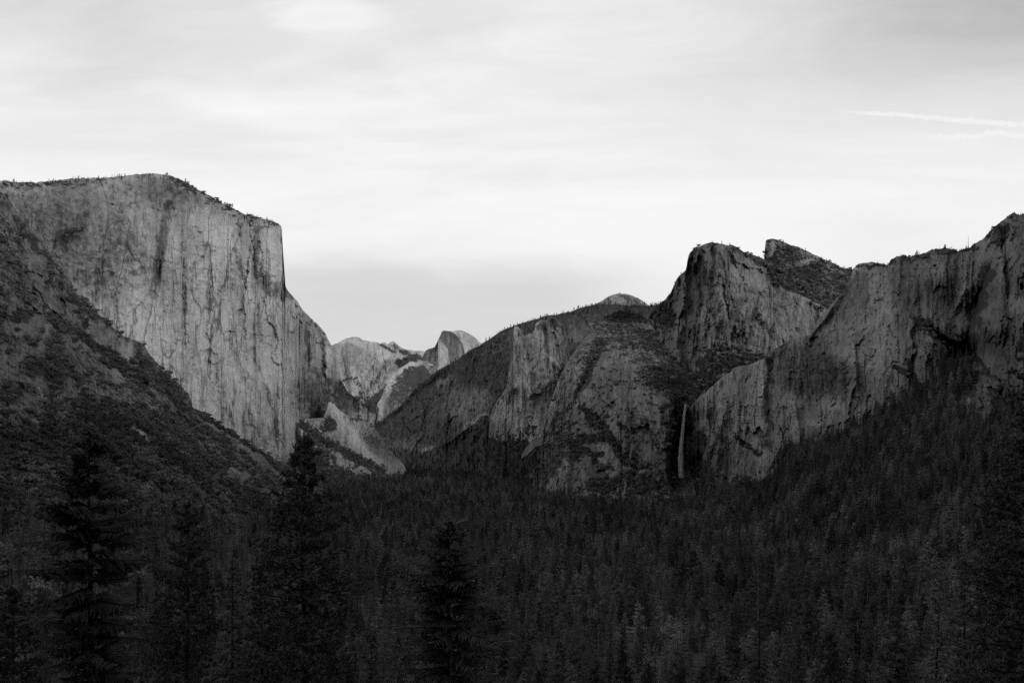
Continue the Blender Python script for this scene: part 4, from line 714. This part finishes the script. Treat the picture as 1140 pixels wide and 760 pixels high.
near(1041, 662, 360, 44, 'fir', 312, 'narrow pointed conifer top right of the shaggy one', 'conifer_tree', 36, 6, 7, .1, leaf=M_NEARM)
near(1072, 655, 370, 56, 'fir', 313, 'full conifer top closest to the dark right-edge pine', 'conifer_tree', 36, 7, 7, .1, leaf=M_NEARM)
near(926, 706, 350, 56, 'pine', 314, 'rounded pine top left of the shaggy conifer at the bottom right', 'pine_tree', 34, 6, 6, .1, .8, leaf=M_NEARM)
near(678, 712, 420, 42, 'fir', 315, 'narrow conifer top at the bottom edge below the broad buttress', 'conifer_tree', 34, 6, 7, .1, leaf=M_NEARM)
near(845, 655, 410, 46, 'fir', 316, 'sparse conifer just behind the tall bare snag', 'conifer_tree', 34, 6, 7, .35, leaf=M_NEARM)
# --- bare trees
def bare(px, top, bot, D, label, k=0, tilt=0., thick=1.):
    X, Y, zt = W(px, top, D); z0 = W(px, bot, D)[2]; H = zt-z0
    e = tree_thing('dead_tree', SNAGP[k], (X, Y, z0), RS.rand()*6.28, (thick*H/30, thick*H/30, H/30), label, 'dead tree', None, ('trunk', 'limb'))
    e.rotation_euler[1] = tilt; return e
bare(844, 626, 690, 395, 'tall pale bare tree with drooping limbs right of the forest middle', 1, 0, .8)
bare(731, 720, 775, 330, 'pale leaning dead trunk at the bottom edge', 0, .2)
bare(1067, 530, 586, 850, 'thin pale bare trunk on the wooded right slope', 0, .02, .7)
bare(951, 640, 676, 640, 'thin bare trunk left of the pair above the shaggy conifer', 0, 0, .8)
bare(966, 637, 664, 640, 'thin bare trunk right of the pair above the shaggy conifer', 0, 0, .8)
bare(1078, 262, 276, 2110, 'lone bare spar standing on the right skyline', 0, -.04, 1.3)
bare(742, 668, 702, 640, 'short pale dead trunk low in the forest below the waterfall', 0, .03, .8)
bare(595, 610, 634, 1150, 'slender pale dead trunk in the middle of the forest', 0, 0, 1.)

# ------------------------------------------------------------------ waterfall
mw, nt, b, out = material('falling_water')
co = nt.new('ShaderNodeTexCoord').outputs['Object']
v = nt.mapr(nt.noise(co, 1/2.2, 5, .6, 0, (1, 1, .06)), .3, .7, .3, .62)
cc = nt.new('ShaderNodeCombineColor'); [nt.l.new(v, cc.inputs[i]) for i in range(3)]
nt.l.new(cc.outputs[0], b.inputs['Base Color'])
al = nt.mapr(nt.noise(co, 1/3.0, 7, .75, .4, (1, 1, .07)), .42, .66, .0, .7)
nt.l.new(al, b.inputs['Alpha'])
DW = 2690.
path = [(763.5, 449.5, 1.0), (762.5, 454, 1.1), (761.2, 465, 1.2), (759.6, 480, 1.5), (758.2, 495, 1.9), (757.2, 508, 2.2), (757.2, 520, 2.4), (758.2, 531, 3.0)]
wf = link('waterfall', None, None, W(758, 531, DW)); tag(wf, 'long thin pale waterfall dropping down the dark alcove', 'waterfall')
def strand(name, off, wk, dd, seed):
    r = np.random.RandomState(seed); V, Fc = [], []; pts, rad = [], []
    for i, t in enumerate(np.linspace(0, 1, 40)):
        q = t*(len(path)-1); a = int(min(q, len(path)-2)); f = q-a
        px, py, hw = [path[a][j]*(1-f)+path[a+1][j]*f for j in range(3)]
        X, Y, Z = W(px+off*(.3+t)+r.normal(0, .12), py, DW+dd); o = W(758, 531, DW); pts.append((X-o[0], Y-o[1], Z-o[2])); rad.append(hw*wk*DW/F*(.85+.3*r.rand()))
    tube(V, Fc, pts, rad, 8); return link(name, mesh_np(name, V, Fc, mw, None, True), wf)
strand('main_strand', 0, .5, 0, 1); strand('side_strand', 1.2, .38, 3, 2); strand('side_strand', -1.3, .30, 4, 3); strand('veil', .5, 1.25, 8, 4)

# ------------------------------------------------------------------ contrails
mc, nt, b, out = material('contrail_glow')
lw = nt.new('ShaderNodeLayerWeight'); lw.inputs['Blend'].default_value = .5
co = nt.new('ShaderNodeTexCoord').outputs['Object']
nn = nt.noise(co, 1/130., 6, .7); nn2 = nt.noise(co, 1/900., 3, .5)
al = nt.math('MULTIPLY', nt.math('POWER', nt.math('SUBTRACT', 1, lw.outputs['Facing']), 1.6), nt.mapr(nt.math('ADD', nn, nt.math('MULTIPLY', nn2, .5)), .48, .95, .0, 1.3), clamp=True)
fade = nt.new('ShaderNodeAttribute', attribute_name='tone').outputs['Fac']
al = nt.math('MULTIPLY', al, fade)
em = nt.new('ShaderNodeEmission'); em.inputs[0].default_value = (1, 1, 1, 1); em.inputs[1].default_value = .90  # emission stands in for daylight scattered by the trail
tr = nt.new('ShaderNodeBsdfTransparent'); mxs = nt.new('ShaderNodeMixShader'); nt.l.new(al, mxs.inputs[0]); nt.l.new(tr.outputs[0], mxs.inputs[1]); nt.l.new(em.outputs[0], mxs.inputs[2]); nt.l.new(mxs.outputs[0], out.inputs[0])
def contrail(pts, label, seed):
    r = np.random.RandomState(seed); P_, R_, T_ = [], [], []
    n = 130
    a = np.array(pts, float); xs = np.linspace(a[0, 0], a[-1, 0], n); ys = np.interp(xs, a[:, 0], a[:, 1]); ws = np.interp(xs, a[:, 0], a[:, 2])
    wob = fbm(xs/14, xs*0+seed, xs*0, 5, .6)
    V, Fc = [], []
    for i in range(n):
        P_.append(W(xs[i], ys[i]+wob[i]*ws[i]*.35, 30000.)); R_.append(ws[i]*25*(.7+.8*abs(wob[i])+.35*r.rand())); T_ += [float(np.interp(i, [0, 26], [0, 1]))]*10
    o0 = np.array(P_[n//2]); tube(V, Fc, [np.array(p)-o0 for p in P_], R_, 10)
    o = link('contrail', mesh_np('contrail', V, Fc, mc, {'tone': T_}, True), None, tuple(o0)); tag(o, label, 'contrail', 'contrails at the upper right')
    o.visible_shadow = True
contrail([(928, 122, 1.6), (960, 126, 2.2), (1000, 127.5, 2.4), (1030, 130.5, 2.8), (1075, 134.5, 3.4), (1110, 137, 3.0), (1150, 139.5, 3.0), (1200, 142, 3)], 'long thin white contrail, the upper of the two', 4)
contrail([(1024, 155, 2.6), (1040, 153, 3.6), (1055, 153, 3.), (1070, 151.5, 3.6), (1090, 152, 3.2), (1103, 148, 3.8), (1115, 148.5, 3.4), (1135, 152, 3.2), (1160, 152, 3), (1200, 156, 3)], 'short puffy white contrail, the lower of the two', 9)

# ------------------------------------------------------------------ sky and light
SUN_EL, SUN_AZ = 10., 148.           # azimuth clockwise from the viewing direction: low behind the viewer's right shoulder
w = bpy.data.worlds.new('World'); scene.world = w; w.use_nodes = True
nt = NT(w.node_tree); nt.n.clear()
wo = nt.new('ShaderNodeOutputWorld'); bg = nt.new('ShaderNodeBackground'); nt.l.new(bg.outputs[0], wo.inputs[0])
sky = nt.new('ShaderNodeTexSky'); sky.sky_type = 'NISHITA'; sky.sun_disc = False
sky.sun_elevation = math.radians(SUN_EL); sky.sun_rotation = math.radians(SUN_AZ); sky.altitude = 1300; sky.dust_density = 2.
bw = nt.new('ShaderNodeRGBToBW'); nt.l.new(sky.outputs[0], bw.inputs[0])
dirn = nt.new('ShaderNodeTexCoord').outputs['Generated']
sp = nt.new('ShaderNodeSeparateXYZ'); nt.l.new(dirn, sp.inputs[0]); dx, dy, dz = sp.outputs
# cloud plane coordinates
zz = nt.math('ADD', nt.math('MAXIMUM', dz, 0.), .12)
cmb = nt.new('ShaderNodeCombineXYZ'); nt.put(cmb.inputs[0], nt.math('DIVIDE', dx, zz)); nt.put(cmb.inputs[1], nt.math('DIVIDE', dy, zz))
c1 = nt.noise(cmb.outputs[0], 1.0, 8, .55, .9, (.55, 1.5, 1)); c2 = nt.noise(cmb.outputs[0], .35, 4, .5, .4, (1, 1, 1)); 
az = nt.math('DIVIDE', dx, nt.math('MAXIMUM', dy, .05)); el = nt.math('DIVIDE', dz, nt.math('MAXIMUM', nt.math('POWER', nt.math('ADD', nt.math('MULTIPLY', dx, dx), nt.math('MULTIPLY', dy, dy)), .5), .02))
# thick even overcast that is brightest in the low east
fc = nt.new('ShaderNodeFloatCurve'); cv = fc.mapping.curves[0]
pts = [(0, .60), (.08, .66), (.11, .72), (.19, .86), (.30, .83), (.42, .78), (.55, .76), (.75, .74), (1, .72)]
cv.points[0].location = pts[0]; cv.points[1].location = pts[-1]
for p in pts[1:-1]: cv.points.new(*p)
fc.mapping.update(); nt.put(fc.inputs['Value'], el)
east = nt.mapr(dy, -.9, .75, .85, 1., True)
val = nt.math('MULTIPLY', fc.outputs[0], east)
val = nt.math('ADD', val, nt.math('MULTIPLY', nt.math('SUBTRACT', c1, .5), nt.mapr(el, .12, .34, .10, .60)))
val = nt.math('ADD', val, nt.math('MULTIPLY', nt.math('SUBTRACT', c2, .5), .22))
# grey bank low in the gap left of centre, with a soft upper edge, and a grey veil at the upper right
edge = nt.math('ADD', .170, nt.math('MULTIPLY', nt.math('SUBTRACT', nt.noise(cmb.outputs[0], 1.5, 4, .5), .5), .05))
bank = nt.math('MULTIPLY', nt.mapr(nt.math('SUBTRACT', edge, el), -.012, .02, 0, 1, True), nt.mapr(az, .02, .16, 1, 0, True))
bank = nt.math('MULTIPLY', bank, nt.mapr(el, .09, .16, .35, 1))
val = nt.math('SUBTRACT', val, nt.math('MULTIPLY', bank, .19))
ur = nt.math('MULTIPLY', nt.mapr(az, .05, .5, 0, 1, True), nt.mapr(nt.math('ADD', el, nt.math('MULTIPLY', nt.math('SUBTRACT', c1, .5), .25)), .23, .38, 0, 1, True))
val = nt.math('SUBTRACT', val, nt.math('MULTIPLY', ur, .32))
ul = nt.math('MULTIPLY', nt.mapr(az, -.28, -.42, 0, 1, True), nt.mapr(el, .24, .40, 0, 1, True))
val = nt.math('SUBTRACT', val, nt.math('MULTIPLY', ul, .06))
c3 = nt.noise(cmb.outputs[0], 3.2, 8, .62, 1.4, (.7, 1.3, 1))
val = nt.math('ADD', val, nt.math('MULTIPLY', nt.math('SUBTRACT', c3, .5), nt.mapr(el, .14, .36, .03, .22)))
wa = nt.math('DIVIDE', nt.math('ADD', az, .175), .055); we = nt.math('DIVIDE', nt.math('SUBTRACT', el, .392), .022)
puff = nt.mapr(nt.math('ADD', nt.math('SQRT', nt.math('ADD', nt.math('MULTIPLY', wa, wa), nt.math('MULTIPLY', we, we))), nt.math('MULTIPLY', nt.math('SUBTRACT', c3, .5), 4.)), .1, 1.3, .13, 0, True)
val = nt.math('ADD', val, puff)
lower = nt.mapr(dz, -.02, .0, .05, 1)
val = nt.math('MULTIPLY', val, lower)
val = nt.math('ADD', val, nt.math('MULTIPLY', bw.outputs[0], .012))
wc = nt.new('ShaderNodeCombineColor'); [nt.l.new(val, wc.inputs[i]) for i in range(3)]
nt.l.new(wc.outputs[0], bg.inputs[0]); bg.inputs[1].default_value = 1.0

sl = bpy.data.lights.new('sun', 'SUN'); sl.energy = 1.5; sl.angle = math.radians(10); sl.color = (1, 1, 1)
so = link('sun', sl); so.location = (0, -50, 300)
from mathutils import Vector
sd = Vector((math.sin(math.radians(SUN_AZ))*math.cos(math.radians(SUN_EL)), math.cos(math.radians(SUN_AZ))*math.cos(math.radians(SUN_EL)), math.sin(math.radians(SUN_EL))))
so.rotation_euler = sd.to_track_quat('Z', 'Y').to_euler()

cam = bpy.data.cameras.new('camera'); co_ = link('camera', cam, None, (0, 0, CAMZ)); co_.rotation_euler = (math.radians(90), 0, 0)
cam.sensor_width = 36; cam.lens = 36*F/1140.; cam.shift_y = (HY-380)/1140.; cam.clip_start = .5; cam.clip_end = 60000
scene.camera = co_
scene.view_settings.view_transform = 'Standard'; scene.view_settings.look = 'None'; scene.view_settings.exposure = 0; scene.view_settings.gamma = 1
scene.cycles.use_denoising = False
scene.cycles.max_bounces = 4; scene.cycles.diffuse_bounces = 2; scene.cycles.transparent_max_bounces = 12
scene.render.film_transparent = False
import time
print('trees', len(TP), 'brush', len(BP), 'individual', len(chosen))
